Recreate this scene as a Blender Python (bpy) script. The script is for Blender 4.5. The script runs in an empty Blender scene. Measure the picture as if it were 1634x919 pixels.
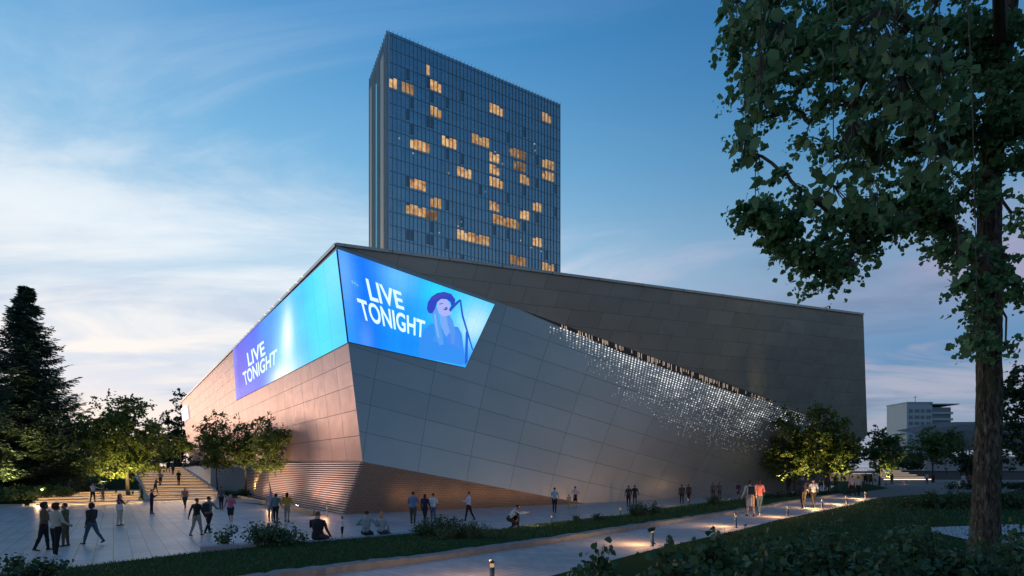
import bpy, bmesh, math, random
import numpy as np
from mathutils import Vector, Matrix, noise as mnoise
from mathutils.bvhtree import BVHTree
R = math.radians
sc = bpy.context.scene
COL = sc.collection
random.seed(5)
F, CX, HY, CZ = 820.0, 817.0, 751.0, 2.8      # survey of the photograph: focal length, centre, horizon, eye height

def U(px, py, d):
    return Vector(((px - CX) / F * d, d, CZ + (HY - py) / F * d))
def G(px, py, z=0.0):
    d = (CZ - z) * F / (py - HY)
    return Vector(((px - CX) / F * d, d, z))
def ray(px, py):
    return Vector(((px - CX) / F, 1.0, (HY - py) / F)).normalized()
EYE = Vector((0, 0, CZ))
def proj(p):
    return CX + p[0] / p[1] * F, HY - (p[2] - CZ) / p[1] * F

def lin(c):
    out = []
    for v in c[:3]:
        v = v / 255.0
        out.append(v / 12.92 if v <= 0.04045 else ((v + 0.055) / 1.055) ** 2.4)
    return (out[0], out[1], out[2], 1.0)

# ---------------------------------------------------------------- objects
def tag(o, label=None, cat=None, group=None, kind=None):
    if label: o['label'] = label
    if cat: o['category'] = cat
    if group: o['group'] = group
    if kind: o['kind'] = kind
    return o
def link(o, parent=None):
    COL.objects.link(o)
    if parent is not None:
        o.parent = parent
        o.matrix_parent_inverse = Matrix.Translation(parent.location).inverted() if parent.parent is None and parent.type == 'EMPTY' else Matrix.Identity(4)
    return o
def empty(name, loc=(0, 0, 0), label=None, cat=None, group=None, kind=None):
    o = bpy.data.objects.new(name, None)
    o.location = loc
    o.empty_display_size = 0.3
    COL.objects.link(o)
    return tag(o, label, cat, group, kind)
class MB:
    """collects faces; build() links them as one mesh object (vertices in world space)"""
    def __init__(s): s.v, s.f, s.m, s.uv = [], [], [], []
    def face(s, pts, mi=0, uv=None):
        n = len(s.v); s.v.extend([tuple(p) for p in pts]); s.f.append(tuple(range(n, n + len(pts)))); s.m.append(mi)
        s.uv.append(uv if uv else [(p[0], p[1]) for p in pts])
    def box(s, c, size, rz=0.0, mi=0):
        hx, hy, hz = size[0] / 2, size[1] / 2, size[2] / 2
        ca, sa = math.cos(rz), math.sin(rz)
        P = []
        for z in (-hz, hz):
            for x, y in ((-hx, -hy), (hx, -hy), (hx, hy), (-hx, hy)):
                P.append((c[0] + x * ca - y * sa, c[1] + x * sa + y * ca, c[2] + z))
        for q in ((3, 2, 1, 0), (4, 5, 6, 7), (0, 1, 5, 4), (1, 2, 6, 5), (2, 3, 7, 6), (3, 0, 4, 7)):
            s.face([P[i] for i in q], mi)
    def prism(s, pts, z0, z1, mi=0):
        n = len(pts)
        s.face([(p[0], p[1], z1) for p in pts], mi)
        s.face([(p[0], p[1], z0) for p in reversed(pts)], mi)
        for i in range(n):
            a, b = pts[i], pts[(i + 1) % n]
            s.face([(a[0], a[1], z0), (b[0], b[1], z0), (b[0], b[1], z1), (a[0], a[1], z1)], mi)
    def tube(s, pts, rad, n=8, mi=0, cap=True):
        pts = [Vector(p) for p in pts]
        rings = []
        for i, p in enumerate(pts):
            t = (pts[min(i + 1, len(pts) - 1)] - pts[max(i - 1, 0)])
            if t.length < 1e-7: t = Vector((0, 0, 1))
            t.normalize()
            a = t.cross(Vector((0, 0, 1)) if abs(t.z) < 0.9 else Vector((1, 0, 0))).normalized()
            b = t.cross(a)
            r = rad[i] if hasattr(rad, '__len__') else rad
            k = len(s.v)
            for j in range(n):
                an = 2 * math.pi * j / n
                s.v.append(tuple(p + (a * math.cos(an) + b * math.sin(an)) * r))
            rings.append(k)
        for i in range(len(rings) - 1):
            for j in range(n):
                j2 = (j + 1) % n
                s.f.append((rings[i] + j, rings[i] + j2, rings[i + 1] + j2, rings[i + 1] + j)); s.m.append(mi); s.uv.append([(0, 0)] * 4)
        if cap:
            s.f.append(tuple(rings[-1] + j for j in range(n))); s.m.append(mi); s.uv.append([(0, 0)] * n)
            s.f.append(tuple(rings[0] + j for j in reversed(range(n)))); s.m.append(mi); s.uv.append([(0, 0)] * n)
    def lathe(s, c, prof, n=12, mi=0):
        k0 = len(s.v)
        for r, z in prof:
            for j in range(n):
                an = 2 * math.pi * j / n
                s.v.append((c[0] + r * math.cos(an), c[1] + r * math.sin(an), c[2] + z))
        for i in range(len(prof) - 1):
            for j in range(n):
                j2 = (j + 1) % n
                s.f.append((k0 + i * n + j, k0 + i * n + j2, k0 + (i + 1) * n + j2, k0 + (i + 1) * n + j)); s.m.append(mi); s.uv.append([(0, 0)] * 4)
    def build(s, name, mats, parent=None, smooth=False):
        if not isinstance(mats, (list, tuple)): mats = [mats]
        me = bpy.data.meshes.new(name)
        me.from_pydata(s.v, [], s.f)
        for m in mats: me.materials.append(m)
        me.polygons.foreach_set('material_index', s.m)
        ul = me.uv_layers.new(name='UVMap')
        flat = [c for u in s.uv for p in u for c in p]
        ul.data.foreach_set('uv', flat)
        if smooth: me.polygons.foreach_set('use_smooth', [True] * len(s.f))
        me.update()
        o = bpy.data.objects.new(name, me)
        return link(o, parent)

def np_mesh(name, verts, nper, mat, parent=None, kind=None, matidx=None):
    """verts (N*nper,3): N faces with nper vertices each"""
    verts = np.asarray(verts, dtype=np.float32).reshape(-1, 3)
    nf = len(verts) // nper
    me = bpy.data.meshes.new(name)
    me.vertices.add(len(verts)); me.vertices.foreach_set('co', verts.ravel())
    me.loops.add(len(verts)); me.loops.foreach_set('vertex_index', np.arange(len(verts), dtype=np.int32))
    me.polygons.add(nf)
    me.polygons.foreach_set('loop_start', np.arange(0, nf * nper, nper, dtype=np.int32))
    for m in (mat if isinstance(mat, (list, tuple)) else [mat]): me.materials.append(m)
    if matidx is not None: me.polygons.foreach_set('material_index', np.asarray(matidx, dtype=np.int32))
    me.update(calc_edges=True); me.validate()
    o = bpy.data.objects.new(name, me)
    link(o, parent)
    if kind: o['kind'] = kind
    return o

# ---------------------------------------------------------------- materials
class NT:
    def __init__(s, tree):
        s.t = tree; s.n = tree.nodes; s.l = tree.links
    def new(s, typ, **kw):
        nd = s.n.new(typ)
        for k, v in kw.items(): setattr(nd, k, v)
        return nd
    def math(s, op, a, b=None, c=None, clamp=False):
        nd = s.n.new('ShaderNodeMath'); nd.operation = op; nd.use_clamp = clamp
        for i, x in enumerate((a, b, c)):
            if x is None: continue
            if isinstance(x, (int, float)): nd.inputs[i].default_value = x
            else: s.l.new(x, nd.inputs[i])
        return nd.outputs[0]
    def mix(s, f, a, b, mode='MIX'):
        nd = s.n.new('ShaderNodeMix'); nd.data_type = 'RGBA'; nd.blend_type = mode
        for key, x in ((0, f), (6, a), (7, b)):
            if isinstance(x, (int, float)): nd.inputs[key].default_value = x
            elif isinstance(x, tuple): nd.inputs[key].default_value = x
            else: s.l.new(x, nd.inputs[key])
        return nd.outputs[2]
    def ramp(s, f, stops, interp='LINEAR'):
        nd = s.n.new('ShaderNodeValToRGB'); nd.color_ramp.interpolation = interp
        e = nd.color_ramp.elements
        while len(e) < len(stops): e.new(0.5)
        for i, (p, c) in enumerate(stops):
            e[i].position = p; e[i].color = c
        s.l.new(f, nd.inputs[0])
        return nd.outputs[0]
    def noise(s, vec, scale, detail=4, rough=0.55, dist=0.0):
        nd = s.n.new('ShaderNodeTexNoise'); nd.inputs['Scale'].default_value = scale
        nd.inputs['Detail'].default_value = detail; nd.inputs['Roughness'].default_value = rough; nd.inputs['Distortion'].default_value = dist
        if vec is not None: s.l.new(vec, nd.inputs['Vector'])
        return nd.outputs[0]
def new_mat(name):
    m = bpy.data.materials.new(name); m.use_nodes = True
    t = NT(m.node_tree); b = t.n['Principled BSDF']
    return m, t, b
def setp(b, **kw):
    for k, v in kw.items():
        b.inputs[k.replace('_', ' ')].default_value = v
def matte(name, col, rough=0.7, metal=0.0, var=0.15, scale=6.0, bump=0.0, spec=0.5, coord='Object'):
    m, t, b = new_mat(name)
    tc = t.new('ShaderNodeTexCoord')
    n = t.noise(tc.outputs[coord], scale, 5)
    c1 = tuple(max(0, x * (1 - var)) for x in col[:3]) + (1,)
    c2 = tuple(min(1, x * (1 + var)) for x in col[:3]) + (1,)
    t.l.new(t.mix(n, c1, c2), b.inputs['Base Color'])
    setp(b, Roughness=rough, Metallic=metal)
    b.inputs['Specular IOR Level'].default_value = spec
    if bump:
        bp = t.new('ShaderNodeBump'); bp.inputs['Strength'].default_value = bump; bp.inputs['Distance'].default_value = 0.02
        t.l.new(n, bp.inputs['Height']); t.l.new(bp.outputs[0], b.inputs['Normal'])
    return m
def emis(name, col, strength):
    m, t, b = new_mat(name)
    b.inputs['Base Color'].default_value = (0.02, 0.02, 0.02, 1)
    b.inputs['Emission Color'].default_value = col
    b.inputs['Emission Strength'].default_value = strength
    return m
def brick_mat(name, c1, c2, mortar, bw, bh, msize, offset=0.5, rough=0.4, metal=0.3, coord='UV', rot=0.0, noise_amt=0.2, noise_scale=1.5, bump=0.3, bias=0.0, rvar=0.1, spec=0.5, freq=2):
    m, t, b = new_mat(name)
    tc = t.new('ShaderNodeTexCoord')
    mp = t.new('ShaderNodeMapping'); mp.inputs['Rotation'].default_value = (0, 0, rot)
    t.l.new(tc.outputs[coord], mp.inputs[0])
    br = t.new('ShaderNodeTexBrick'); br.offset = offset; br.squash = 1.0; br.offset_frequency = freq
    br.inputs['Scale'].default_value = 1.0
    br.inputs['Color1'].default_value = c1; br.inputs['Color2'].default_value = c2; br.inputs['Mortar'].default_value = mortar
    br.inputs['Mortar Size'].default_value = msize; br.inputs['Mortar Smooth'].default_value = 0.2
    br.inputs['Brick Width'].default_value = bw; br.inputs['Row Height'].default_value = bh; br.inputs['Bias'].default_value = bias
    t.l.new(mp.outputs[0], br.inputs['Vector'])
    n = t.noise(tc.outputs['Object'], noise_scale, 5)
    dark = t.math('MULTIPLY_ADD', n, 2 * noise_amt, 1 - noise_amt)
    cc = t.mix(1.0, br.outputs[0], (1, 1, 1, 1), 'MULTIPLY')
    mul = t.new('ShaderNodeVectorMath', operation='SCALE'); t.l.new(cc, mul.inputs[0]); t.l.new(dark, mul.inputs['Scale'])
    t.l.new(mul.outputs[0], b.inputs['Base Color'])
    n2 = t.noise(tc.outputs['Object'], noise_scale * 4, 3)
    t.l.new(t.math('MULTIPLY_ADD', n2, 2 * rvar, rough - rvar), b.inputs['Roughness'])
    setp(b, Metallic=metal); b.inputs['Specular IOR Level'].default_value = spec
    if bump:
        bp = t.new('ShaderNodeBump'); bp.invert = True; bp.inputs['Strength'].default_value = bump; bp.inputs['Distance'].default_value = 0.03
        t.l.new(br.outputs[1], bp.inputs['Height'])
        if metal > .3:      # slight oil-canning of the sheets
            b2 = t.new('ShaderNodeBump'); b2.inputs['Strength'].default_value = .35; b2.inputs['Distance'].default_value = .12
            t.l.new(t.noise(tc.outputs['Object'], .55, 2), b2.inputs['Height']); t.l.new(b2.outputs[0], bp.inputs['Normal'])
        t.l.new(bp.outputs[0], b.inputs['Normal'])
    return m
def leaf_mat(name, c1, c2, trans=0.35, rough=0.5):
    m, t, b = new_mat(name)
    tc = t.new('ShaderNodeTexCoord')
    gi = t.new('ShaderNodeNewGeometry')
    n = t.noise(tc.outputs['Object'], 0.7, 3)
    f = t.math('ADD', t.math('MULTIPLY', gi.outputs['Random Per Island'], 0.7), t.math('MULTIPLY', n, 0.4), clamp=True)
    col = t.mix(f, c1, c2)
    t.l.new(col, b.inputs['Base Color']); setp(b, Roughness=rough)
    b.inputs['Specular IOR Level'].default_value = 0.35
    tr = t.new('ShaderNodeBsdfTranslucent'); t.l.new(col, tr.inputs[0])
    mx = t.new('ShaderNodeMixShader'); mx.inputs[0].default_value = trans
    t.l.new(b.outputs[0], mx.inputs[1]); t.l.new(tr.outputs[0], mx.inputs[2])
    t.l.new(mx.outputs[0], t.n['Material Output'].inputs[0])
    return m

# ---------------------------------------------------------------- camera, render settings
cam = bpy.data.cameras.new('camera'); co = bpy.data.objects.new('camera', cam); COL.objects.link(co)
co.location = EYE; co.rotation_euler = (R(90), 0, 0)
cam.sensor_width = 36; cam.lens = 36 * F / 1634.0
cam.shift_y = (HY - 459.5) / 1634.0; cam.clip_end = 6000; cam.clip_start = 0.05
sc.camera = co
sc.view_settings.view_transform = 'Standard'; sc.view_settings.look = 'None'; sc.view_settings.gamma = 1
sc.view_settings.use_curve_mapping = False; sc.view_settings.exposure = 0
sc.render.engine = 'CYCLES'
sc.cycles.use_denoising = True
sc.cycles.max_bounces = 6; sc.cycles.diffuse_bounces = 3; sc.cycles.glossy_bounces = 3; sc.cycles.transmission_bounces = 3; sc.cycles.transparent_max_bounces = 4
sc.cycles.caustics_reflective = False; sc.cycles.caustics_refractive = False
sc.cycles.sample_clamp_indirect = 4

# ---------------------------------------------------------------- sky
SUN = Vector((-0.80, 0.60, 0.0)).normalized()
SUN_EL = R(2.0)
w = bpy.data.worlds.new('World'); sc.world = w; w.use_nodes = True
t = NT(w.node_tree)
bg = t.n['Background']
tc = t.new('ShaderNodeTexCoord')
sp = t.new('ShaderNodeSeparateXYZ'); t.l.new(tc.outputs['Generated'], sp.inputs[0])
X, Y, Z = sp.outputs
zc = t.math('MAXIMUM', Z, 0.0)
hl = t.math('SQRT', t.math('MAXIMUM', t.math('ADD', t.math('MULTIPLY', X, X), t.math('MULTIPLY', Y, Y)), 1e-5))
s_ = t.math('DIVIDE', t.math('ADD', t.math('MULTIPLY', X, SUN.x), t.math('MULTIPLY', Y, SUN.y)), hl)
def mr(v, a, b, c=0.0, d=1.0, smooth=True):
    nd = t.new('ShaderNodeMapRange'); nd.interpolation_type = 'SMOOTHSTEP' if smooth else 'LINEAR'
    t.l.new(v, nd.inputs[0])
    for i, x in enumerate((a, b, c, d)): nd.inputs[i + 1].default_value = x
    return nd.outputs[0]
f = mr(s_, -0.05, 0.92)
rA = t.ramp(zc, [(0.0, lin((255, 228, 205))), (0.05, lin((252, 234, 222))), (0.13, lin((226, 228, 238))), (0.24, lin((206, 222, 238))), (0.38, lin((170, 208, 234))), (0.50, lin((122, 182, 224))), (0.64, lin((74, 146, 204))), (1.0, lin((38, 96, 160)))])
rB = t.ramp(zc, [(0.0, lin((138, 150, 170))), (0.08, lin((138, 158, 182))), (0.17, lin((90, 142, 186))), (0.26, lin((138, 156, 188))), (0.36, lin((118, 158, 194))), (0.46, lin((86, 142, 186))), (0.58, lin((58, 120, 174))), (0.75, lin((40, 98, 152))), (1.0, lin((28, 76, 128)))])
col = t.mix(f, rB, rA)
# clouds: a noise on the plane of the cloud layer, drawn out along the wind
zz = t.math('ADD', zc, 0.10)
cb = t.new('ShaderNodeCombineXYZ')
t.l.new(t.math('DIVIDE', X, zz), cb.inputs[0]); t.l.new(t.math('DIVIDE', Y, zz), cb.inputs[1])
mp = t.new('ShaderNodeMapping'); mp.inputs['Rotation'].default_value = (0, 0, R(35)); mp.inputs['Scale'].default_value = (0.55, 1.2, 1); mp.inputs['Location'].default_value = (2.3, 4.2, 0)
t.l.new(cb.outputs[0], mp.inputs[0])
n1 = t.noise(mp.outputs[0], 1.1, 8, 0.60, 0.9)
n2 = t.noise(mp.outputs[0], 0.33, 3, 0.5, 0.2)
cl = mr(t.math('ADD', t.math('MULTIPLY', n1, 0.6), t.math('MULTIPLY', n2, 0.4)), 0.43, 0.60)
clA = t.ramp(zc, [(0.0, lin((255, 236, 220))), (0.18, lin((255, 246, 240))), (0.35, lin((236, 244, 250))), (0.7, lin((150, 190, 230)))])
clB = t.ramp(zc, [(0.0, lin((166, 166, 186))), (0.14, lin((172, 176, 196))), (0.24, lin((192, 164, 182))), (0.34, lin((166, 162, 194))), (0.45, lin((110, 156, 200))), (0.7, lin((50, 115, 172)))])
clc = t.mix(f, clB, clA)
fade = mr(zc, 0.80, 0.35, 0.08, 0.95)
col = t.mix(t.math('MULTIPLY', cl, fade), col, clc)
# darker, bluer wisps crossing the pale part
n3 = t.noise(mp.outputs[0], 1.3, 6, 0.6, 0.8)
dk = t.math('MULTIPLY', mr(n3, 0.50, 0.68), mr(zc, 0.55, 0.2, 0.0, 0.50))
col = t.mix(dk, col, t.mix(f, lin((92, 124, 160)), lin((176, 194, 222))))
# the half of the sky away from the sunset is darker
back = mr(s_, -0.95, -0.25, 0.80, 1.0)
bw = t.new('ShaderNodeVectorMath', operation='SCALE'); t.l.new(col, bw.inputs[0]); t.l.new(back, bw.inputs['Scale'])
# a little of the physical sky
sky = t.new('ShaderNodeTexSky'); sky.sky_type = 'NISHITA'; sky.sun_disc = False
sky.sun_elevation = SUN_EL; sky.sun_rotation = math.atan2(SUN.x, SUN.y); sky.air_density = 1.0; sky.dust_density = 1.0; sky.ozone_density = 2.0
ss = t.new('ShaderNodeVectorMath', operation='SCALE'); t.l.new(sky.outputs[0], ss.inputs[0]); ss.inputs['Scale'].default_value = 0.12
ad = t.new('ShaderNodeVectorMath', operation='SCALE'); t.l.new(bw.outputs[0], ad.inputs[0]); ad.inputs['Scale'].default_value = 10.0
fin = t.new('ShaderNodeVectorMath', operation='ADD'); t.l.new(ad.outputs[0], fin.inputs[0]); t.l.new(ss.outputs[0], fin.inputs[1])
# below the horizon: dull earth
gm = t.mix(mr(Z, -0.03, 0.0), lin((45, 50, 52)), fin.outputs[0])
t.l.new(gm, bg.inputs[0]); bg.inputs[1].default_value = 0.1

sun = bpy.data.lights.new('sun', 'SUN'); sun.energy = 0.25; sun.angle = R(12); sun.color = (1.0, 0.62, 0.42)
so = bpy.data.objects.new('sun', sun); COL.objects.link(so)
sd = Vector((SUN.x * math.cos(SUN_EL), SUN.y * math.cos(SUN_EL), math.sin(R(4))))
so.rotation_euler = (-sd).to_track_quat('-Z', 'Y').to_euler(); so.location = (-60, 50, 30)

def lamp(name, typ, loc, energy, color, parent=None, target=None, size=0.1, spot=90, blend=0.6):
    l = bpy.data.lights.new(name, typ); l.energy = energy; l.color = color
    if typ == 'SPOT': l.spot_size = R(spot); l.spot_blend = blend; l.shadow_soft_size = size
    elif typ == 'POINT': l.shadow_soft_size = size
    elif typ == 'AREA': l.shape = 'DISK'; l.size = size
    o = bpy.data.objects.new(name, l); o.location = loc
    if target is not None:
        o.rotation_euler = (Vector(target) - Vector(loc)).to_track_quat('-Z', 'Y').to_euler()
    link(o, parent)
    return o
WARM = (1.0, 0.60, 0.30)
# ================================================================ ground
DL = Vector((-0.613, 0.790, 0)); DN = Vector((0.790, 0.613, 0))
rotp = math.atan2(DL.y, DL.x)
M_earth = matte('dark_lawn_soil', (0.018, 0.050, 0.018), 1.0, var=0.5, scale=0.8, bump=0.4, spec=0.02)
M_plaza = brick_mat('plaza_paving', (0.44, 0.44, 0.45, 1), (0.34, 0.345, 0.355, 1), (0.07, 0.07, 0.075, 1), 1.5, 0.5, 0.013, 0.5, 0.38, 0.0, 'Object', -rotp, 0.38, 0.45, 0.25, rvar=0.13)
M_path = brick_mat('path_paving', (0.42, 0.41, 0.41, 1), (0.34, 0.33, 0.33, 1), (0.12, 0.115, 0.11, 1), 0.40, 0.20, 0.006, 0.5, 0.5, 0.0, 'Object', R(42), 0.3, 1.6, 0.2, rvar=0.15)
M_conc = matte('pale_concrete', (0.34, 0.35, 0.36), 0.7, var=0.22, scale=1.7, bump=0.15)
M_wallc = matte('blue_grey_render', (0.52, 0.57, 0.60), 0.75, var=0.1, scale=0.6)
M_stone = matte('rough_stone_kerb', (0.17, 0.19, 0.20), 0.85, var=0.4, scale=5, bump=0.6)
M_darkm = matte('dark_metal', (0.06, 0.065, 0.07), 0.4, 0.8, var=0.1)
M_soil = matte('planting_soil', (0.03, 0.026, 0.02), 0.95, var=0.4, scale=3, bump=0.5)
M_asph = matte('far_paving', (0.14, 0.14, 0.14), 0.8, var=0.2, scale=0.3)

def sheet(name, pts, mat, kind='structure', label=None, cat=None):
    m = MB(); m.face(pts, 0, [(p[0], p[1]) for p in pts]); o = m.build(name, mat)
    o['kind'] = kind
    return tag(o, label, cat)
def strip(name, A, B, mat, n=1):
    m = MB()
    for i in range(len(A) - 1):
        m.face([A[i], A[i + 1], B[i + 1], B[i]], 0)
    o = m.build(name, mat); o['kind'] = 'structure'
    bm = bmesh.new(); bm.from_mesh(o.data); bmesh.ops.remove_doubles(bm, verts=bm.verts, dist=1e-4)
    bmesh.ops.recalc_face_normals(bm, faces=bm.faces)
    if sum(f.normal.z for f in bm.faces) < 0: bmesh.ops.reverse_faces(bm, faces=bm.faces)
    bm.to_mesh(o.data); bm.free()
    return o
V = Vector
g = sheet('ground', [V((-2500, -600, -0.05)), V((2500, -600, -0.05)), V((2500, 3500, -0.05)), V((-2500, 3500, -0.05))], M_earth)

E = [V((-20, 8.6, 0)), V((-12.6, 13.9, 0)), V((-9.7, 16.2, 0)), V((-6.9, 17.4, 0)), V((-2.9, 20.6, 0)), V((-.66, 23.3, 0)), V((2.44, 26.7, 0)), V((6.7, 31, 0)), V((11, 37, 0)), V((22.8, 50, 0)), V((36, 64, 0))]
P = [V((-14, 2.0, .75)), V((-8.4, 6.3, .75)), V((-6.2, 8.2, .75)), V((-4.3, 9.8, .75)), V((-2.44, 11.3, .75)), V((.95, 14.5, .75)), V((5.9, 19.8, .75)), V((10.9, 25, .75)), V((18.5, 33.6, .75)), V((27.6, 43, .75)), V((44, 60, .75))]
Q = [V((-9.5, -1.5, .75)), V((-4.2, 3.6, .75)), V((-1.5, 7.4, .75)), V((.55, 9.9, .75)), V((2.75, 12.45, .75)), V((3.87, 13.7, .75)), V((7.7, 17.7, .75)), V((10.6, 21, .75)), V((19, 29.5, .75)), V((26.9, 38.2, .75)), V((33, 42.5, .75))]
# plaza: one sheet from its near edge to beyond the arena, and the raised promenade on the right
sheet('plaza', [E[0] + V((-40, -4, 0)), *E, V((60, 88, 0)), V((60, 120, 0)), V((-70, 120, 0)), V((-110, 80, 0))], M_plaza)
lawn = strip('lawn_strip', [p + V((0, 0, 0.10 if i < 2 else 0.40 if 2 < i < 5 else 0.24 if i == 2 else 0.12)) for i, p in enumerate(E)], [p + V((0, 0, -0.02)) for p in P], M_earth)
strip('garden_path', P, Q, M_path)
far_prom = [P[-2] + V((0, 0, .004)), P[-1] + V((0, 0, .004)), V((60, 88, .754)), V((120, 150, .754)), V((160, 120, .754)), V((62, 62, .754)), V((45, 47, .754)), Q[-1] + V((0, 0, .004)), Q[-2] + V((0, 0, .004))]
sheet('promenade', far_prom, matte('promenade_paving', (0.145, 0.125, 0.105), 0.8, var=0.35, scale=0.7))
strip('promenade_edge', [p for p in (P[-2], P[-1], V((60, 88, .75)), V((120, 150, .75)))], [V((27.6, 43, 0.0)), V((40, 66, 0.0)), V((57, 91, 0)), V((112, 152, 0))], M_earth)
QL = [p + V((0.16, -0.13, 0.04)) for p in Q]
near = [V((-4, -9, .8)), V((1.5, -6, .8)), V((6, -4, .8)), V((10, -2, .8)), V((14, 0, .8)), V((18, 1, .8)), V((24, 4, .8)), V((30, 8, .8)), V((44, 16, .8)), V((60, 30, .8)), V((76, 44, .8))]
strip('near_lawn', QL, near, M_earth)
sheet('far_lawn', [V((33, 42.6, .76)), V((45, 47, .76)), V((62, 62, .76)), V((160, 120, .76)), V((160, 60, .76)), V((76, 44, .79))], M_earth)
side = [G(1462, 842, .81), G(1634, 836, .81), G(1800, 838, .81), G(1800, 900, .81), G(1634, 886, .81), G(1575, 868, .81)]
sheet('side_path', side, M_conc)
# kerbs
def kerb(name, pts, wdt, h, mat, label, z_off=0.0, side=1):
    m = MB()
    top, bot, top2, bot2 = [], [], [], []
    for i, p in enumerate(pts):
        a = pts[max(i - 1, 0)]; b = pts[min(i + 1, len(pts) - 1)]
        tt = (b - a).normalized(); nn = V((tt.y, -tt.x, 0)) * side * wdt
        top.append(p + V((0, 0, h + z_off))); bot.append(p + V((0, 0, -0.25)))
        top2.append(p + nn + V((0, 0, h + z_off))); bot2.append(p + nn + V((0, 0, -0.25)))
    for i in range(len(pts) - 1):
        m.face([top[i], top[i + 1], top2[i + 1], top2[i]]); m.face([bot[i], bot[i + 1], top[i + 1], top[i]]); m.face([top2[i], top2[i + 1], bot2[i + 1], bot2[i]])
    m.face([bot[0], top[0], top2[0], bot2[0]]); m.face([bot[-1], bot2[-1], top2[-1], top[-1]])
    o = m.build(name, mat); return tag(o, label, 'kerb')
def dens(pts, n=5, jit=0.0):
    out = []
    for i in range(len(pts) - 1):
        for k in range(n): 
            q = pts[i].lerp(pts[i + 1], k / n)
            out.append(q + V((random.uniform(-jit, jit), random.uniform(-jit, jit), random.uniform(-jit, jit) * .6)))
    out.append(pts[-1]); return out
kerb('stone_kerb', dens([p + V((-0.14, .14, 0)) for p in P[:10]], 16, 0.035), 0.32, 0.13, M_stone, 'rough grey stone kerb along the upper edge of the garden path')
kerb('path_edging', [p + V((0.0, 0, 0)) for p in Q[:10]], 0.22, 0.05, M_conc, 'smooth pale flat edging along the lower side of the garden path')
kerb('seat_wall', [E[2] + V((-.1, .1, 0)), E[3], E[4], E[4].lerp(E[5], .25)], 0.42, 0.45, M_conc, 'low concrete seat wall between the plaza and the lawn strip')
kerb('plaza_kerb', [E[0], E[1], E[2]], 0.2, 0.13, M_conc, 'pale plaza kerb at the lower left lawn')
kerb('lawn_kerb', [E[5], E[6], E[7], E[8], E[9]], 0.15, 0.125, M_conc, 'thin lawn kerb where grass meets the plaza in front of the arena')

# ================================================================ arena
T0 = V((-13.0, 38.0, 19.6)); C1 = V((-9.58, 33.0, 3.36)); B0 = U(548, 821, 33.2); B0.z = 0.0
TL = V((-79.7, 124.0, 19.6)); BL = V((-74.0, 118.0, 4.25))
TR = V((37.6, 55.0, 19.6)); BR = V((41.5, 60.0, 7.0))
W = G(930, 803, 0); Qp = C1 + (W - C1) * 2.6
arena = empty('arena_building', B0, 'angular metal clad arena with two giant corner screens on the plaza', 'building')
def bil(P00, P10, P01, P11, u, v):
    return P00 * (1 - u) * (1 - v) + P10 * u * (1 - v) + P01 * (1 - u) * v + P11 * u * v
def patch(name, P00, P10, P01, P11, nu, nv, mat, parent, su, sv, shear=0.0, flip=False, uexp=1.0):
    m = MB()
    pt = [[bil(P00, P10, P01, P11, i / nu, j / nv) for j in range(nv + 1)] for i in range(nu + 1)]
    def uv(i, j): return ((i / nu) * su + shear * j / nv, (j / nv) * sv)
    for i in range(nu):
        for j in range(nv):
            q = [(i, j), (i + 1, j), (i + 1, j + 1), (i, j + 1)]
            if flip: q = q[::-1]
            m.face([pt[a][b] for a, b in q], 0, [uv(a, b) for a, b in q])
    o = m.build(name, mat, parent, smooth=True)
    bm = bmesh.new(); bm.from_mesh(o.data); bmesh.ops.remove_doubles(bm, verts=bm.verts, dist=1e-4); bm.to_mesh(o.data); bm.free()
    o.data.polygons.foreach_set('use_smooth', [True] * len(o.data.polygons))
    return o
M_pl = brick_mat('sunset_tinted_copper', (0.52, 0.345, 0.33, 1), (0.46, 0.305, 0.29, 1), (0.13, 0.085, 0.08, 1), 2.9, 1.75, 0.028, 0.0, 0.40, 0.62, 'UV', 0, 0.12, 0.3, 0.5, rvar=0.06)  # coppery sheets; the pink of the sunset sky is also put into the colour
M_pr = brick_mat('grey_metal_panels', (0.54, 0.51, 0.445, 1), (0.48, 0.455, 0.40, 1), (0.29, 0.275, 0.24, 1), 4.0, 1.85, 0.022, 0.0, 0.40, 0.55, 'UV', 0, 0.14, 0.25, 0.4, rvar=0.06)
M_pu = brick_mat('dark_grey_metal_panels', (0.50, 0.48, 0.41, 1), (0.43, 0.415, 0.36, 1), (0.23, 0.22, 0.19, 1), 3.1, 1.4, 0.022, 0.5, 0.40, 0.55, 'UV', 0, 0.16, 0.25, 0.4, rvar=0.06)
left = patch('left_facade', C1, BL, T0, TL, 30, 8, M_pl, arena, 105, 16.4, 0, True)
lower = patch('lower_facade', C1, Qp, T0, BR, 48, 24, M_pr, arena, 52, 14.8, -4.0, False)
m = MB()
def uvup(p):
    d = p - T0; ax = (TR - T0).normalized(); nrm = (TR - T0).cross(BR - T0).normalized(); ay = nrm.cross(ax)
    return (d.dot(ax) + .25 * d.dot(ay), d.dot(ay))
m.face([T0, BR, TR], 0, [uvup(T0), uvup(BR), uvup(TR)])
upper = m.build('upper_facade', M_pu, arena)
TRb = V((38, 120, 19.6)); BRb = V((40, 122, 5.0))
m = MB(); m.face([T0, TR, TRb, TL], 0)
m.build('roof', matte('roof_membrane', (0.15, 0.15, 0.15), 0.8), arena)
m = MB(); m.face([TR, BR, BRb, TRb], 0, [(0, 14), (0, 0), (64, 0), (64, 14)]); m.face([BR, Qp, BRb - V((0, 0, 6)), BRb], 0, [(0, 0), (0, -10), (64, -10), (64, 0)])
m.build('end_facade', M_pr, arena)
m = MB(); m.face([TL, TRb, V((38, 120, 0)), V((-72, 118, 0)), BL]); m.face([BL, V((-72, 118, 0)), V((-60, 108, 0)), C1.lerp(BL, .8)])
m.build('back_wall', M_pr, arena)
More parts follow.
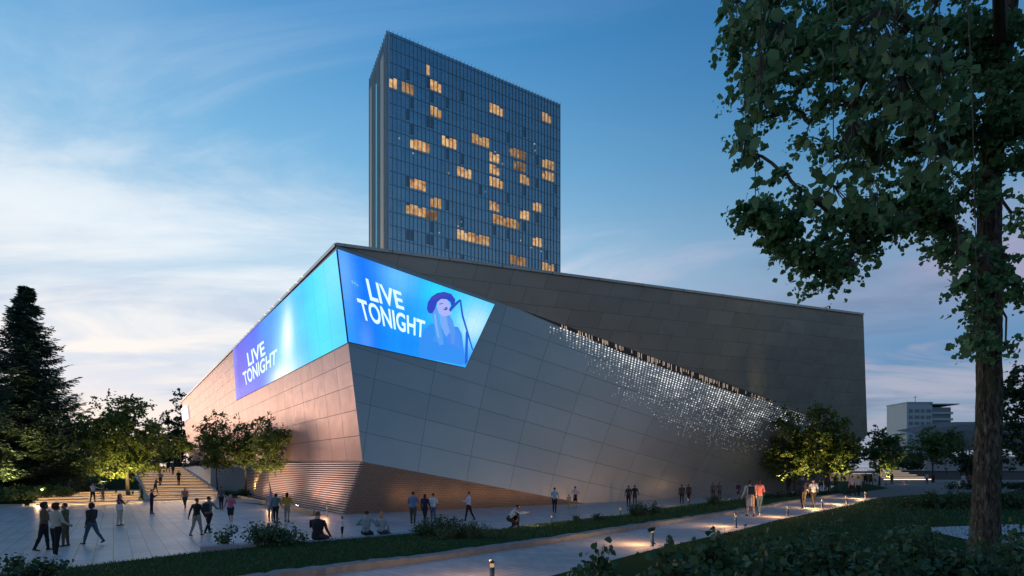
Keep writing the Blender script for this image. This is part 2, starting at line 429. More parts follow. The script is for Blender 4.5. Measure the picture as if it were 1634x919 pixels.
# thin bright roof edge trim
m = MB()
def trim(a, b, wd, out, off=V((0, 0, 0))):
    k = 24
    for i in range(k):
        p, q = a.lerp(b, i / k) + off, a.lerp(b, (i + 1) / k) + off
        m.face([p + out, q + out, q + out - wd, p + out - wd]); m.face([p + out, p, q, q + out])
trim(T0, TL, V((0, 0, .28)), V((-.09, -.07, .04)))
m.build('roof_edge_trim', matte('brushed_trim', (0.5, 0.5, 0.5), 0.35, 0.8, var=.05), arena)
m = MB(); trim(T0, TR, V((0, 0, .22)), V((.03, -.10, .04)))
m.build('roof_edge_trim', M_pu, arena)
M_rl = emis('roof_light', (1, .93, .8, 1), 1.2)
for i in range(13):
    m = MB(); p = T0.lerp(TL, 0.075 + i * 0.022 + .006 * math.sin(i * 5)); m.box(p + V((-.13, -.11, -.05)), (.14, .14, .05), rotp)
    m.build('roof_light', M_rl, arena)

bv = {}
for o in (left, lower):
    vs = [v.co.copy() for v in o.data.vertices]; base = arena.location * 0
    bv[o.name] = BVHTree.FromPolygons(vs, [tuple(p.vertices) for p in o.data.polygons])
def hit(o, px, py, off=0.0):
    loc = None
    for k in range(14):
        for a in range(12 if k else 1):
            loc, nor, _, _ = bv[o.name].ray_cast(EYE, ray(px + k * .5 * math.cos(a * .5236), py + k * .5 * math.sin(a * .5236)))
            if loc is not None: break
        if loc is not None: break
    if loc is None: raise ValueError('no facade at %s %s' % (px, py))
    if nor.dot(EYE - loc) < 0: nor = -nor
    return loc + nor * off
def surf(o, p, off):
    """a point near the facade put onto it, a given distance proud"""
    loc, nor, _, _ = bv[o.name].find_nearest(p)
    if nor.dot(EYE - loc) < 0: nor = -nor
    return loc + nor * off

# louvred base, left
DLb = (BL - C1).normalized()
B1 = B0 + DL * 52; C1b = C1.lerp(BL, 0.50)
nout = V((-0.79, -0.613, 0))
lv = 22
m = MB()
for k in range(lv):
    a = B0.lerp(C1, (k + .55) / lv); b = B1.lerp(C1b, (k + .55) / lv)
    h = .036; dp = .13
    ia, ib = a - nout * .06, b - nout * .06; oa, ob = a + nout * dp, b + nout * dp
    z = V((0, 0, h))
    for q in ([oa - z, ob - z, ob + z, oa + z], [ia + z, oa + z, ob + z, ib + z], [ia - z, ib - z, ob - z, oa - z], [ia - z, oa - z, oa + z, ia + z]):
        m.face(q)
louv = m.build('louvres', matte('copper_louvres', (0.74, 0.54, 0.47), 0.5, 0.12, var=.08), arena)
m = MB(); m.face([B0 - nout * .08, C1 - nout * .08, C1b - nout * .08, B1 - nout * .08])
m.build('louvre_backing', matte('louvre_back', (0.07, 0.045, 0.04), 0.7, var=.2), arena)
# perforated brick-like metal base, right
W2 = W
m = MB(); n_b = 20
L2 = (W2 - B0).length
for i in range(n_b):
    a0, a1 = i / n_b, (i + 1) / n_b
    m.face([B0.lerp(W2, a0), B0.lerp(W2, a1), C1.lerp(W2, a1), C1.lerp(W2, a0)], 0, [(a0 * L2, 0), (a1 * L2, 0), (a1 * L2, 3.4 * (1 - a1)), (a0 * L2, 3.4 * (1 - a0))])
m.build('perforated_base', brick_mat('bronze_relief', (0.36, 0.28, 0.21, 1), (0.31, 0.24, 0.18, 1), (0.20, 0.155, 0.115, 1), 0.36, 0.13, 0.018, 0.5, 0.40, 0.5, 'UV', 0, 0.15, 0.8, .7, rvar=.08), arena)
for k in range(8):
    q = B0.lerp(W, .22 + .105 * k); q = q + V((.55, -.85, .06)) * 1.5
    l = lamp('base_strip_lamp', 'AREA', q, 7, (1, .50, .20), arena, q + V((-.55, .85, .9)), .1); l.data.shape = 'DISK'; l.data.size = 1.8
# dark plinth at the foot of the louvres
m = MB(); n2 = V((0, 0, 0))
pl = [B0 + nout * 2.05 - DL * .4, B0 + nout * 2.05 + DL * 24, B0 + nout * 1.85 + DL * 24, B0 + nout * 1.85 - DL * .4]
m.prism([p for p in pl], 0.0, 0.36)
tag(m.build('planter_plinth', matte('teal_plinth', (0.06, 0.085, 0.085), 0.4, var=.1)), 'low dark plinth at the foot of the copper louvres', 'plinth')

# ---------------------------------------------------------------- screens
def grid_on(o, corners, nu, nv, off):
    a, b, c, d = [hit(o, *q) for q in corners]    # tl tr br bl
    return [[surf(o, bil(d, c, a, b, i / nu, j / nv), off) for j in range(nv + 1)] for i in range(nu + 1)]
def led(o, corners, name, mat, label, nu=14, nv=8):
    gf = grid_on(o, corners, nu, nv, 0.06); gb = grid_on(o, corners, nu, nv, 0.0)
    m = MB()
    for i in range(nu):
        for j in range(nv):
            m.face([gf[i][j], gf[i + 1][j], gf[i + 1][j + 1], gf[i][j + 1]], 0, [(i / nu, j / nv), ((i + 1) / nu, j / nv), ((i + 1) / nu, (j + 1) / nv), (i / nu, (j + 1) / nv)])
    for i in range(nu):
        for j in (0, nv):
            m.face([gb[i][j], gb[i + 1][j], gf[i + 1][j], gf[i][j]], 1)
    for j in range(nv):
        for i in (0, nu):
            m.face([gb[i][j], gb[i][j + 1], gf[i][j + 1], gf[i][j]], 1)
    ob = m.build(name, [mat, M_darkm], arena); ob['label'] = label
    return ob
def screen_mat(name, stops, blobs, strength=1.0):
    m, t, b = new_mat(name)
    tc = t.new('ShaderNodeTexCoord'); s = t.new('ShaderNodeSeparateXYZ'); t.l.new(tc.outputs['UV'], s.inputs[0])
    u, v = s.outputs[0], s.outputs[1]
    nz = t.noise(tc.outputs['UV'], 3.0, 3)
    uu = t.math('ADD', u, t.math('MULTIPLY', t.math('SUBTRACT', nz, 0.5), 0.16))
    col = t.ramp(uu, stops, 'EASE')
    for (cu, cv, su, sv, sh, c, amt) in blobs:
        du = t.math('DIVIDE', t.math('SUBTRACT', t.math('ADD', u, t.math('MULTIPLY', v, sh)), cu), su)
        dv = t.math('DIVIDE', t.math('SUBTRACT', v, cv), sv)
        r2 = t.math('ADD', t.math('MULTIPLY', du, du), t.math('MULTIPLY', dv, dv))
        gss = t.math('MULTIPLY', t.math('EXPONENT', t.math('MULTIPLY', r2, -1.0)), amt)
        col = t.mix(gss, col, c)
    # the pixel pitch of the LED tiles
    wv = t.new('ShaderNodeTexChecker'); wv.inputs['Scale'].default_value = 130; wv.inputs[1].default_value = (1, 1, 1, 1); wv.inputs[2].default_value = (.90, .90, .90, 1)
    t.l.new(tc.outputs['UV'], wv.inputs[0])
    col = t.mix(1.0, col, wv.outputs[0], 'MULTIPLY')
    sm = t.new('ShaderNodeTexBrick'); sm.offset = 0; sm.inputs['Scale'].default_value = 1; sm.inputs['Brick Width'].default_value = 1 / 14; sm.inputs['Row Height'].default_value = 1 / 7; sm.inputs['Mortar Size'].default_value = .0012
    sm.inputs['Color1'].default_value = (1, 1, 1, 1); sm.inputs['Color2'].default_value = (.95, .95, .96, 1); sm.inputs['Mortar'].default_value = (.72, .76, .8, 1)
    t.l.new(tc.outputs['UV'], sm.inputs['Vector']); col = t.mix(1.0, col, sm.outputs[0], 'MULTIPLY')
    b.inputs['Base Color'].default_value = (.01, .01, .012, 1); setp(b, Roughness=.5)
    t.l.new(col, b.inputs['Emission Color']); b.inputs['Emission Strength'].default_value = strength
    return m
SR = [(538.4, 398), (789, 486), (742, 587), (556.0, 546)]
SL = [(370, 555), (537.9, 399), (555.6, 547), (378, 639)]
mL = screen_mat('stage_light_picture', [(0.0, lin((84, 104, 220))), (0.08, lin((44, 56, 206))), (0.30, lin((20, 80, 226))), (0.50, lin((8, 130, 236))), (0.72, lin((20, 176, 244))), (0.88, lin((14, 206, 248))), (1.0, lin((30, 190, 246)))],
                [(0.60, 0.30, 0.10, 0.55, -0.05, lin((150, 226, 252)), 0.75), (0.63, 0.50, 0.040, 0.34, -.04, lin((240, 252, 255)), 0.85), (0.58, 0.0, 0.11, 0.16, 0, lin((240, 252, 255)), 0.9), (0.99, 0.85, 0.10, 0.5, 0, lin((130, 220, 252)), 0.6), (0.12, 0.1, 0.2, 0.12, 0, lin((92, 110, 236)), .5)], 1.3)
mR = screen_mat('singer_picture', [(0.0, lin((40, 140, 245))), (0.15, lin((14, 112, 236))), (0.40, lin((24, 146, 245))), (0.65, lin((40, 176, 246))), (0.82, lin((60, 196, 244))), (1.0, lin((34, 188, 240)))],
                [(0.93, 0.62, 0.12, 0.30, 0, lin((190, 226, 250)), 0.85), (0.36, 0.92, 0.12, 0.25, 0, lin((110, 190, 250)), 0.7), (0.62, 0.90, 0.10, 0.16, 0, lin((40, 208, 250)), .8), (0.55, 0.1, 0.25, 0.3, 0, lin((16, 116, 240)), .7), (0.02, 0.75, 0.06, 0.4, 0, lin((120, 176, 250)), .55), (0.14, 0.06, 0.05, 0.2, 0, lin((90, 150, 250)), .6), (0.98, 0.1, 0.2, 0.2, 0, lin((60, 110, 236)), .6)], 1.3)
scrR = led(lower, SR, 'led_screen', mR, 'screen showing a singer in a hat beside the words LIVE TONIGHT')
scrL = led(left, SL, 'led_screen', mL, 'screen showing white stage light beams and the words LIVE TONIGHT')
M_txt = emis('white_lettering', lin((214, 246, 250)), 1.15)
def word(o, body, tl, tr, br, bl, parent, name='lettering', off=0.085):
    cu = bpy.data.curves.new('tmp', 'FONT'); cu.body = body; cu.offset = 0.022; cu.space_character = 1.02; cu.resolution_u = 4
    ob = bpy.data.objects.new('tmp', cu); COL.objects.link(ob)
    bpy.context.view_layer.update()
    me = bpy.data.meshes.new_from_object(ob.evaluated_get(bpy.context.evaluated_depsgraph_get()))
    COL.objects.unlink(ob); bpy.data.objects.remove(ob)
    xs = [v.co.x for v in me.vertices]; ys = [v.co.y for v in me.vertices]
    x0, x1, y0, y1 = min(xs), max(xs), min(ys), max(ys)
    A, Bq, Cq, D = [hit(o, *q, 0.0) for q in (tl, tr, br, bl)]
    for v in me.vertices:
        u_, v_ = (v.co.x - x0) / (x1 - x0), (v.co.y - y0) / (y1 - y0)
        v.co = surf(o, bil(D, Cq, A, Bq, u_, v_), off)
    me.materials.clear(); me.materials.append(M_txt)
    me.name = name
    return link(bpy.data.objects.new(name, me), parent)
word(lower, 'LIVE', (582.7, 445), (639.5, 467.5), (645, 496), (590.5, 480.5), scrR)
word(lower, 'TONIGHT', (568.5, 476), (678, 513), (676, 541), (578, 511), scrR)
word(left, 'LIVE', (394.8, 564), (422, 543.5), (425, 565.5), (398, 585.5), scrL)
word(left, 'TONIGHT', (388, 595), (443.5, 556), (442.5, 580), (392, 616), scrL)
def shape(o, pts, col, name, off, parent, st=1.05, c3=True):
    """a flat region of the picture shown by the screen"""
    q = [(540 + x * 0.185, 430 + y * 0.185) for x, y in pts]
    P3 = [surf(o, hit(o, *p), off - .08) for p in q]
    m = MB(); m.face(P3)
    ob = m.build(name, emis('picture_' + name, lin(col), st), parent)
    bm = bmesh.new(); bm.from_mesh(ob.data); bmesh.ops.triangulate(bm, faces=bm.faces); bm.to_mesh(ob.data); bm.free()
    return ob
def ell(cx, cy, rx, ry, n=18, rot=0):
    return [(cx + rx * math.cos(a) * math.cos(rot) - ry * math.sin(a) * math.sin(rot), cy + rx * math.cos(a) * math.sin(rot) + ry * math.sin(a) * math.cos(rot)) for a in [2 * math.pi * i / n for i in range(n)]]
# zoomed measurement grid of the singer (0.185 photo pixels per unit)
shape(lower, [(700, 640), (735, 520), (800, 470), (860, 478), (960, 490), (1030, 500), (1062, 560), (1078, 700), (1100, 800), (1060, 828), (760, 770), (690, 755)], (52, 142, 240), 'torso', .150, scrR)
shape(lower, [(770, 640), (800, 530), (850, 500), (905, 560), (900, 790), (810, 770)], (66, 148, 241), 'torso', .153, scrR)
shape(lower, [(930, 560), (1000, 510), (1040, 560), (1056, 720), (1020, 800), (940, 790)], (74, 138, 240), 'torso', .153, scrR)
shape(lower, [(872, 390), (935, 405), (940, 470), (965, 540), (925, 585), (885, 500)], (120, 168, 242), 'neck', .156, scrR)
shape(lower, [(808, 330), (802, 400), (822, 480), (838, 580), (868, 660), (905, 650), (890, 560), (876, 470), (862, 390), (852, 330)], (88, 158, 240), 'hair', .159, scrR)
shape(lower, [(955, 395), (985, 450), (1004, 540), (1000, 640), (972, 650), (966, 560), (940, 480), (930, 410)], (84, 150, 240), 'hair', .159, scrR)
shape(lower, [(820, 400), (832, 480), (858, 600), (868, 590), (846, 470), (836, 380)], (120, 184, 245), 'hair', .162, scrR)
shape(lower, [(850, 290), (880, 258), (930, 262), (955, 300), (972, 340), (975, 385), (950, 398), (905, 410), (868, 385), (848, 340)], (168, 178, 244), 'face', .162, scrR)
shape(lower, ell(922, 343, 18, 13, 12, -.3), (70, 72, 168), 'mouth', .165, scrR)
shape(lower, [(865, 300), (900, 292), (902, 299), (868, 308)], (92, 98, 190), 'eye', .165, scrR)
shape(lower, [(760, 345), (768, 290), (800, 240), (850, 208), (910, 198), (970, 216), (1005, 262), (1000, 300), (975, 330), (962, 285), (930, 262), (885, 258), (850, 285), (832, 340), (806, 385), (775, 380)], (50, 66, 190), 'hat', .168, scrR)
shape(lower, [(800, 250), (850, 216), (910, 204), (965, 222), (940, 240), (880, 236), (820, 268)], (66, 70, 176), 'hat', .171, scrR)
shape(lower, [(950, 350), (965, 325), (1040, 262), (1054, 272), (985, 345), (962, 372)], (30, 84, 190), 'microphone', .171, scrR)
shape(lower, [(1040, 262), (1056, 268), (1075, 400), (1122, 560), (1160, 700), (1150, 704), (1106, 560), (1060, 410)], (34, 98, 206), 'microphone_stand', .171, scrR)
shape(lower, [(1094, 540), (1116, 545), (1110, 800), (1086, 830)], (34, 98, 214), 'microphone_stand', .168, scrR)
for (x, y, h) in ((108, 96, 34), (130, 110, 26), (150, 128, 24)):
    shape(lower, [(x, y), (x + 14, y + 6), (x + 22, y + h), (x + 8, y + h - 6)], (110, 190, 250), 'emblem', .16, scrR)

# ---------------------------------------------------------------- slit and perforated lights
fold0, fold1 = T0, BR
m = MB(); m2 = MB()
def tfold(px):    # parameter of the fold line at image column px, found by bisection
    a, b = 0.0, 1.0
    for _ in range(40):
        c = (a + b) / 2
        if proj(T0.lerp(BR, c))[0] < px: a = c
        else: b = c
    return a
t0_, t1_ = tfold(838), tfold(1238)
nS = 60
for i in range(nS):
    a, b = t0_ + (t1_ - t0_) * i / nS, t0_ + (t1_ - t0_) * (i + 1) / nS
    def hh(s):
        x = (s - t0_) / (t1_ - t0_)
        return 0.03 + 0.62 * min(1, x * 3.0) * min(1, (1 - x) * 5)
    pa, pb = T0.lerp(BR, a), T0.lerp(BR, b)
    qa, qb = pa - V((0, 0, hh(a))), pb - V((0, 0, hh(b)))
    A, Bq = surf(lower, pa, .06), surf(lower, pb, .06); Cq, D = surf(lower, qb, .06), surf(lower, qa, .06)
    m.face([A, Bq, Cq, D])
m.build('ribbon_dark_band', matte('painted_slit_shade', (0.085, 0.055, 0.04), 0.6, var=.3), arena)  # flat band on the facade; the slit's inner shade is put into its colour
random.seed(11)
for i in range(190):
    x = i / 190 + random.uniform(-.001, .001); s = t0_ + (t1_ - t0_) * (0.1 + .9 * x)
    if random.random() < .62 or s > t1_: continue
    p = T0.lerp(BR, s); p = surf(lower, p - V((0, 0, .05)), .10)
    h = random.uniform(.25, .6) * min(1, (1 - x) * 6)
    q = surf(lower, p - V((0, 0, h)), .10)
    wv_ = V((.022, .012, 0))
    m2.face([p - wv_, p + wv_, q + wv_, q - wv_])
m2.build('ribbon_lights', emis('ribbon_warm', (1, .78, .6, 1), 0.75), arena)['kind'] = 'stuff'
poly = [(862, 513), (1240, 640), (1292, 662), (1292, 684), (1268, 704), (1215, 722), (1190, 722), (1125, 712), (1052, 680), (996, 648), (944, 612), (900, 558)]
def inpoly(x, y):
    c = False; j = len(poly) - 1
    for i in range(len(poly)):
        xi, yi = poly[i]; xj, yj = poly[j]
        if (yi > y) != (yj > y) and x < (xj - xi) * (y - yi) / (yj - yi) + xi: c = not c
        j = i
    return c
dots = []; cols = []
NU = 124; NV = 46
for i in range(NU):
    u_ = 0.30 + 0.70 * i / NU
    for j in range(NV):
        v_ = 0.30 + .69 * j / NV
        uo = u_ - (1 - v_) * 0.0
        p = bil(C1, Qp, T0, BR, uo, v_)
        x, y = proj(p)
        if not inpoly(x, y): continue
        fy = 395 + .353 * (x - 537)       # fold line in the survey
        depth = (y - fy)
        width = {0: 1}.get(0) and max(18, 80 * min(1, (x - 850) / 210))
        nz = mnoise.noise(V((x / 55, y / 34, 0))) * .45 + mnoise.noise(V((x / 17, y / 14, 3))) * .20
        dn = 1.08 - depth / width * .60 + nz * .9 - max(0, (x - 1160) / 300)
        if random.random() * .62 + .16 > dn: continue
        q = surf(lower, p, .035)
        _, nor, _, _ = bv[lower.name].find_nearest(p)
        ax = V((0, 0, 1)).cross(nor).normalized(); ay = nor.cross(ax)
        br_ = max(0.12, min(1, dn + random.uniform(-.45, .15)))
        r = 0.034 + 0.038 * br_ * min(1, .5 + x / 2200)
        dots.append([q + (ax * math.cos(a) + ay * math.sin(a)) * r for a in [math.pi / 3 * k for k in range(6)]])
        cols.append(0 if br_ > .8 else 1 if br_ > .45 else 2)
vv = np.array([[tuple(p) for p in d] for d in dots]).reshape(-1, 3)
np_mesh('perforation_lights', vv, 6, [emis('perf_bright', (.94, .97, 1, 1), 1.25), emis('perf_mid', (.88, .94, 1, 1), .60), emis('perf_dim', (.82, .9, 1, 1), .32)], arena, 'stuff', cols)
# illuminated sign on the far corner
sg = [surf(left, bil(C1, BL, T0, TL, a, b), .5) for a, b in ((0.985, .66), (0.90, .66), (0.90, .86), (0.985, .86))]
m = MB(); m.face(sg); m.face([s_ - V((.5, .4, 0)) * -.5 for s_ in reversed(sg)])
sign = m.build('sign_box', emis('sign_glow', (1, .97, 1, 1), 1.3), arena); sign['label'] = 'small glowing white sign at the far end'
# louvre up-lights and sunset warmth
for k in range(11):
    b = B0 + DL * (2.2 + 2.0 * k) + nout * 1.75
    lamp('ground_uplight', 'SPOT', b - nout * .2 + V((0, 0, .20)), 360, (1, .66, .54), arena, B0 + DL * (2.2 + 2.0 * k) + nout * .15 + V((0, 0, 2.9)), .08, 120, 1.0)

# ================================================================ tower
N = V((-30.0, 125.0, 0)); RT = V((13.9, 149.8, 0)); LF = V((-39.1, 141.5, 0))
H = 110.2
tower = empty('hotel_tower', N, 'tall glass tower with vertical fins and scattered lit windows behind the arena', 'building')
ax = (RT - N).normalized(); LX = (RT - N).length; ay = (LF - N).normalized(); LY = (LF - N).length
nf_ = V((ax.y, -ax.x, 0))     # outward normal of the wide face
M_glass, tt_, bb = new_mat('tower_glass')
tcn = tt_.new('ShaderNodeTexCoord')
brk = tt_.new('ShaderNodeTexBrick'); brk.offset = 0.0
brk.inputs['Scale'].default_value = 1; brk.inputs['Brick Width'].default_value = 1.55; brk.inputs['Row Height'].default_value = 3.3; brk.inputs['Mortar Size'].default_value = .05
brk.inputs['Color1'].default_value = (.34, .46, .52, 1); brk.inputs['Color2'].default_value = (.42, .54, .60, 1); brk.inputs['Mortar'].default_value = (.30, .41, .46, 1)
tt_.l.new(tcn.outputs['UV'], brk.inputs['Vector'])
nzz = tt_.noise(tcn.outputs['Object'], .12, 4)
tt_.l.new(tt_.mix(tt_.math('MULTIPLY', nzz, .5), brk.outputs[0], (.40, .52, .58, 1)), bb.inputs['Base Color'])
setp(bb, Roughness=.16, Metallic=.8); bb.inputs['Specular IOR Level'].default_value = .9
bpn = tt_.new('ShaderNodeBump'); bpn.inputs['Strength'].default_value = .25; bpn.inputs['Distance'].default_value = .25
tt_.l.new(tt_.noise(tcn.outputs['UV'], .35, 2), bpn.inputs['Height']); tt_.l.new(bpn.outputs[0], bb.inputs['Normal'])
def wallf(a, b, z0, z1, m, L):
    m.face([a + V((0, 0, z0)), b + V((0, 0, z0)), b + V((0, 0, z1)), a + V((0, 0, z1))], 0, [(0, z0), (L, z0), (L, z1), (0, z1)])
RB = RT + (LF - N)
m = MB(); wallf(N, RT, 0, H - .5, m, LX); m.build('glass_facade', M_glass, tower)
m = MB(); wallf(LF, N, 0, H - .5, m, LY); m.build('side_facade', M_glass, tower)
m = MB(); wallf(RT, RB, 0, H - 1.6, m, LY); wallf(RB, LF, 0, H - 1.6, m, LX); m.build('back_facade', M_glass, tower)
m = MB(); m.face([N + V((0, 0, H - 1.7)), RT + V((0, 0, H - 1.7)), RB + V((0, 0, H - 1.7)), LF + V((0, 0, H - 1.7))]); m.build('roof', M_asph, tower)
M_fin = matte('tower_fin', (.46, .56, .60), .4, .5, var=.1)
m = MB(); NF = 48; random.seed(4)
fx = [LX * i / NF for i in range(NF + 1)]
for i, x in enumerate(fx):
    c = N + ax * x + nf_ * .22
    hgt = H - .2
    m.box((c.x, c.y, hgt / 2), (.09, .30, hgt), math.atan2(ax.y, ax.x))
m.build('fins', M_fin, tower)
m = MB()
for k in range(33):
    c = N + ax * LX / 2 + nf_ * .04; m.box((c.x, c.y, 3.3 * (k + 1)), (LX, .10, .12), math.atan2(ax.y, ax.x))
m.build('floor_bands', matte('spandrel', (.34, .44, .48), .35, .7), tower)
ns = V((-ax.x, -ax.y, 0))
m = MB(); m2 = MB(); m3 = MB()
for i in range(14):
    c = LF + (N - LF) * ((i + .5) / 14) + ns * .2; m.box((c.x, c.y, H / 2), (.14, .55, H), math.atan2(ns.y, ns.x) + math.pi / 2)
m.build('side_fins', M_fin, tower)
for s0, s1 in ((.10, .22), (.70, .86)):
    c = LF + (N - LF) * ((s0 + s1) / 2) + ns * .28; m2.box((c.x, c.y, H / 2 - 2), ((s1 - s0) * LY, .5, H - 4), math.atan2((N - LF).y, (N - LF).x))
m2.build('bronze_side_panels', matte('bronze_cladding', (.42, .30, .20), .4, .5, var=.15, scale=.5), tower)
c = LF + (N - LF) * .47 + ns * .5
m3.box((c.x, c.y, H / 2 - 3), (.30, .16, H - 8), math.atan2((N - LF).y, (N - LF).x)); m3.build('side_light_strip', emis('cyan_strip', (.15, .55, .75, 1), .6), tower)
# small opening vents in the glazing
M_vent = matte('vent_dark', (.18, .25, .28), .3, .6); random.seed(8)
for cx_ in (4, 5, 9, 10, 14, 18, 23, 27, 31, 36, 40, 43, 46):
    for k in range(6, 32):
        if random.random() < .22:
            c = N + ax * (fx[cx_] + .5) + nf_ * .06; m = MB(); m.box((c.x, c.y, 3.3 * k + 1.9), (.75, .06, 2.4), math.atan2(ax.y, ax.x)); m.build('vent_panel', M_vent, tower)
# lit windows, as measured on the photograph (zoomed facade view)
LIT = [(152, 240, 2, 1), (195, 253, 3, .45), (273, 203, 1, .9), (298, 253, 3, 1), (298, 332, 3, .7), (240, 427, 4, 1), (271, 443, 1, .6), (341, 424, 4, 1), (450, 422, 5, .9), (503, 297, 4, 1), (686, 367, 3, .9),
       (390, 520, 4, 1.1), (497, 478, 3, 1), (498, 517, 3, 1), (572, 468, 3, .5), (588, 488, 4, .4), (588, 512, 4, .4), (610, 550, 3, .9), (692, 510, 4, .9), (692, 543, 4, .85), (240, 590, 4, 1), (292, 650, 3, .7), (216, 672, 3, .7), (248, 680, 2, 1),
       (503, 592, 4, 1), (494, 663, 3, .9), (535, 712, 7, .7), (608, 697, 3, 1), (648, 672, 3, .8), (390, 755, 4, 1), (442, 770, 6, .7), (648, 787, 3, 1), (578, 840, 5, .6), (690, 862, 4, .7), (288, 692, 3, .3), (566, 730, 3, .3)]
def litmat(i, br):
    m, t, b = new_mat('lit_room'); tc = t.new('ShaderNodeTexCoord')
    n = t.noise(tc.outputs['Object'], 1.1, 3); 
    wvx = t.new('ShaderNodeTexWave'); wvx.inputs['Scale'].default_value = 1.4; wvx.inputs['Distortion'].default_value = 4; t.l.new(tc.outputs['Object'], wvx.inputs[0])
    n9 = t.noise(tc.outputs['Object'], .45, 2)
    f_ = t.math('MULTIPLY', t.math('MULTIPLY', n, t.math('ADD', wvx.outputs[1], .35)), t.math('MULTIPLY', n9, 2.0))
    c = t.ramp(f_, [(0.06, lin((46, 54, 62))), (.20, lin((150, 98, 58))), (.40, lin((236, 168, 92))), (.8, lin((255, 226, 170)))])
    b.inputs['Base Color'].default_value = (.03, .03, .03, 1); t.l.new(c, b.inputs['Emission Color']); b.inputs['Emission Strength'].default_value = br * .95
    return m
lms = [litmat(i, b) for i, b in enumerate((.28, .5, .75, 1.0))]
for (zx, zy, n_, br) in LIT:
    px, py = 560 + zx * .4569, 30 + zy * .4569
    r_ = ray(px, py); tt2 = (N - EYE).dot(nf_) / r_.dot(nf_); p = EYE + r_ * tt2
    s = (p - N).dot(ax); fl = math.floor(p.z / 3.3)
    i0 = int(round(s / LX * NF - n_ / 2)); i0 = max(0, min(NF - n_, i0))
    m = MB()
    for k in range(n_):
        a, b = fx[i0 + k] + .12, fx[i0 + k + 1] - .12
        A, Bq = N + ax * a + nf_ * .10, N + ax * b + nf_ * .10
        z0, z1 = fl * 3.3 + .55, fl * 3.3 + 3.0 - (.5 if (k * 7 + int(zx)) % 4 == 0 else 0)
        m.face([A + V((0, 0, z0)), Bq + V((0, 0, z0)), Bq + V((0, 0, z1)), A + V((0, 0, z1))])
    o = m.build('lit_window', lms[0 if br <= .4 else 1 if br <= .6 else 2 if br <= .9 else 3], tower)
random.seed(3); M_rd = emis('room_dot', (1, .85, .6, 1), .5)
for _ in range(40):
    m = MB(); c = N + ax * random.uniform(2, LX - 2) + nf_ * .09; m.box((c.x, c.y, random.uniform(25, 96)), (.28, .04, .28), math.atan2(ax.y, ax.x)); m.build('room_light', M_rd, tower)
# ================================================================ stairs, terrace, walls on the left
S0 = V((-33.2, 46.9, 0)); WD = 6.2; NS = 12; RUN = 3.5; RIS = 0.28
M_step = matte('step_paving', (0.36, 0.34, 0.31), 0.6, var=.15, scale=1.2)
M_led = emis('step_led', (1.0, .56, .24, 1), 1.3)
stairs = empty('garden_stairs', S0, 'broad warm lit steps climbing beside the lawn to the upper terrace', 'stairs')
def flight(root, o, wd, ns, run, ris, z0=0.0):
    for k in range(ns):
        a = o + DL * run * k; zt = z0 + ris * (k + 1)
        L = run if k < ns - 1 else run + 8
        c = a + DL * L / 2 + DN * wd / 2
        m = MB(); m.box((c.x, c.y, zt - ris / 2 - .2), (L, wd, ris + .4), rotp)
        m.build('step', M_step, root)
        f = a + DN * wd / 2 - DL * .02
        m = MB(); m.box((f.x, f.y, zt - .07), (.035, wd - .3, .035), rotp)
        m.build('step_light', M_led, root)
        l = lamp('step_lamp', 'AREA', (f.x - DL.x * .03, f.y - DL.y * .03, zt - .03), 30, (1, .56, .24), root, V((f.x, f.y, zt - .03)) - DL * .8 + V((0, 0, -.5)))
        l.data.shape = 'RECTANGLE'; l.data.size = wd - .4; l.data.size_y = .04
        l.rotation_euler = (Matrix(((DN.x, 0, 0), (DN.y, 0, 0), (0, 0, 1))).to_3x3() if False else (lambda zx: Matrix((DN.normalized(), zx.cross(DN.normalized()), zx)).transposed())((DL * .85 + V((0, 0, .5))).normalized())).to_euler()
flight(stairs, S0, WD, NS, RUN, RIS)
low = empty('low_steps', (-38.5, 41.0, 0), 'low broad lit steps leading towards the dark conifer', 'stairs')
flight(low, V((-38.5, 41.0, 0)), 7.5, 5, 2.2, .15)
zt = RIS * NS
for sgn, wq, nm in ((0, -0.15, 'left'), (1, WD + .15, 'right')):
    m = MB()
    o = S0 + DN * wq
    pts = [(o + DL * t_, (t_ / RUN) * RIS + .22) for t_ in (-.3, 10, 20, 30, 42, 50)]
    for i in range(len(pts) - 1):
        (a, za), (b, zb) = pts[i], pts[i + 1]; zb = min(zb, zt + .1); za = min(za, zt + .1)
        w2 = DN * .15
        A, B_, C_, D_ = a - w2, b - w2, b + w2, a + w2
        m.face([A + V((0, 0, za)), D_ + V((0, 0, za)), C_ + V((0, 0, zb)), B_ + V((0, 0, zb))])
        m.face([A, A + V((0, 0, za)), B_ + V((0, 0, zb)), B_]); m.face([D_, C_, C_ + V((0, 0, zb)), D_ + V((0, 0, za))])
    p0 = pts[0]; m.face([p0[0] - DN * .15, p0[0] + DN * .15, p0[0] + DN * .15 + V((0, 0, p0[1])), p0[0] - DN * .15 + V((0, 0, p0[1]))])
    m.build('stair_kerb', M_conc, stairs)
tip = S0 - DN * .3
A_ = [tip + DL * .1 + V((0, 0, .08)), tip + DL * 10 + V((0, 0, .85)), tip + DL * 20 + V((0, 0, 1.65)), tip + DL * 30 + V((0, 0, 2.45)), tip + DL * 42 + V((0, 0, 3.38)), tip + DL * 60 + V((0, 0, 3.38))]
Bm = [tip + V((-.3, -.5, .05)), V((-35.4, 49.6, .30)), V((-39.5, 54.8, .78)), V((-48, 62, 1.8)), V((-63, 76, 3.25)), V((-95, 95, 3.38))]
mid = [a.lerp(b, .5) + V((0, 0, .25)) for a, b in zip(A_, Bm)]
strip('lawn_slope', A_, mid, M_earth); strip('lawn_slope', mid, Bm, M_earth)
Cm = [V((-46.8, 51.8, .74)), V((-54, 57, .9)), V((-66, 64, 1.2)), V((-120, 90, 2.0))]
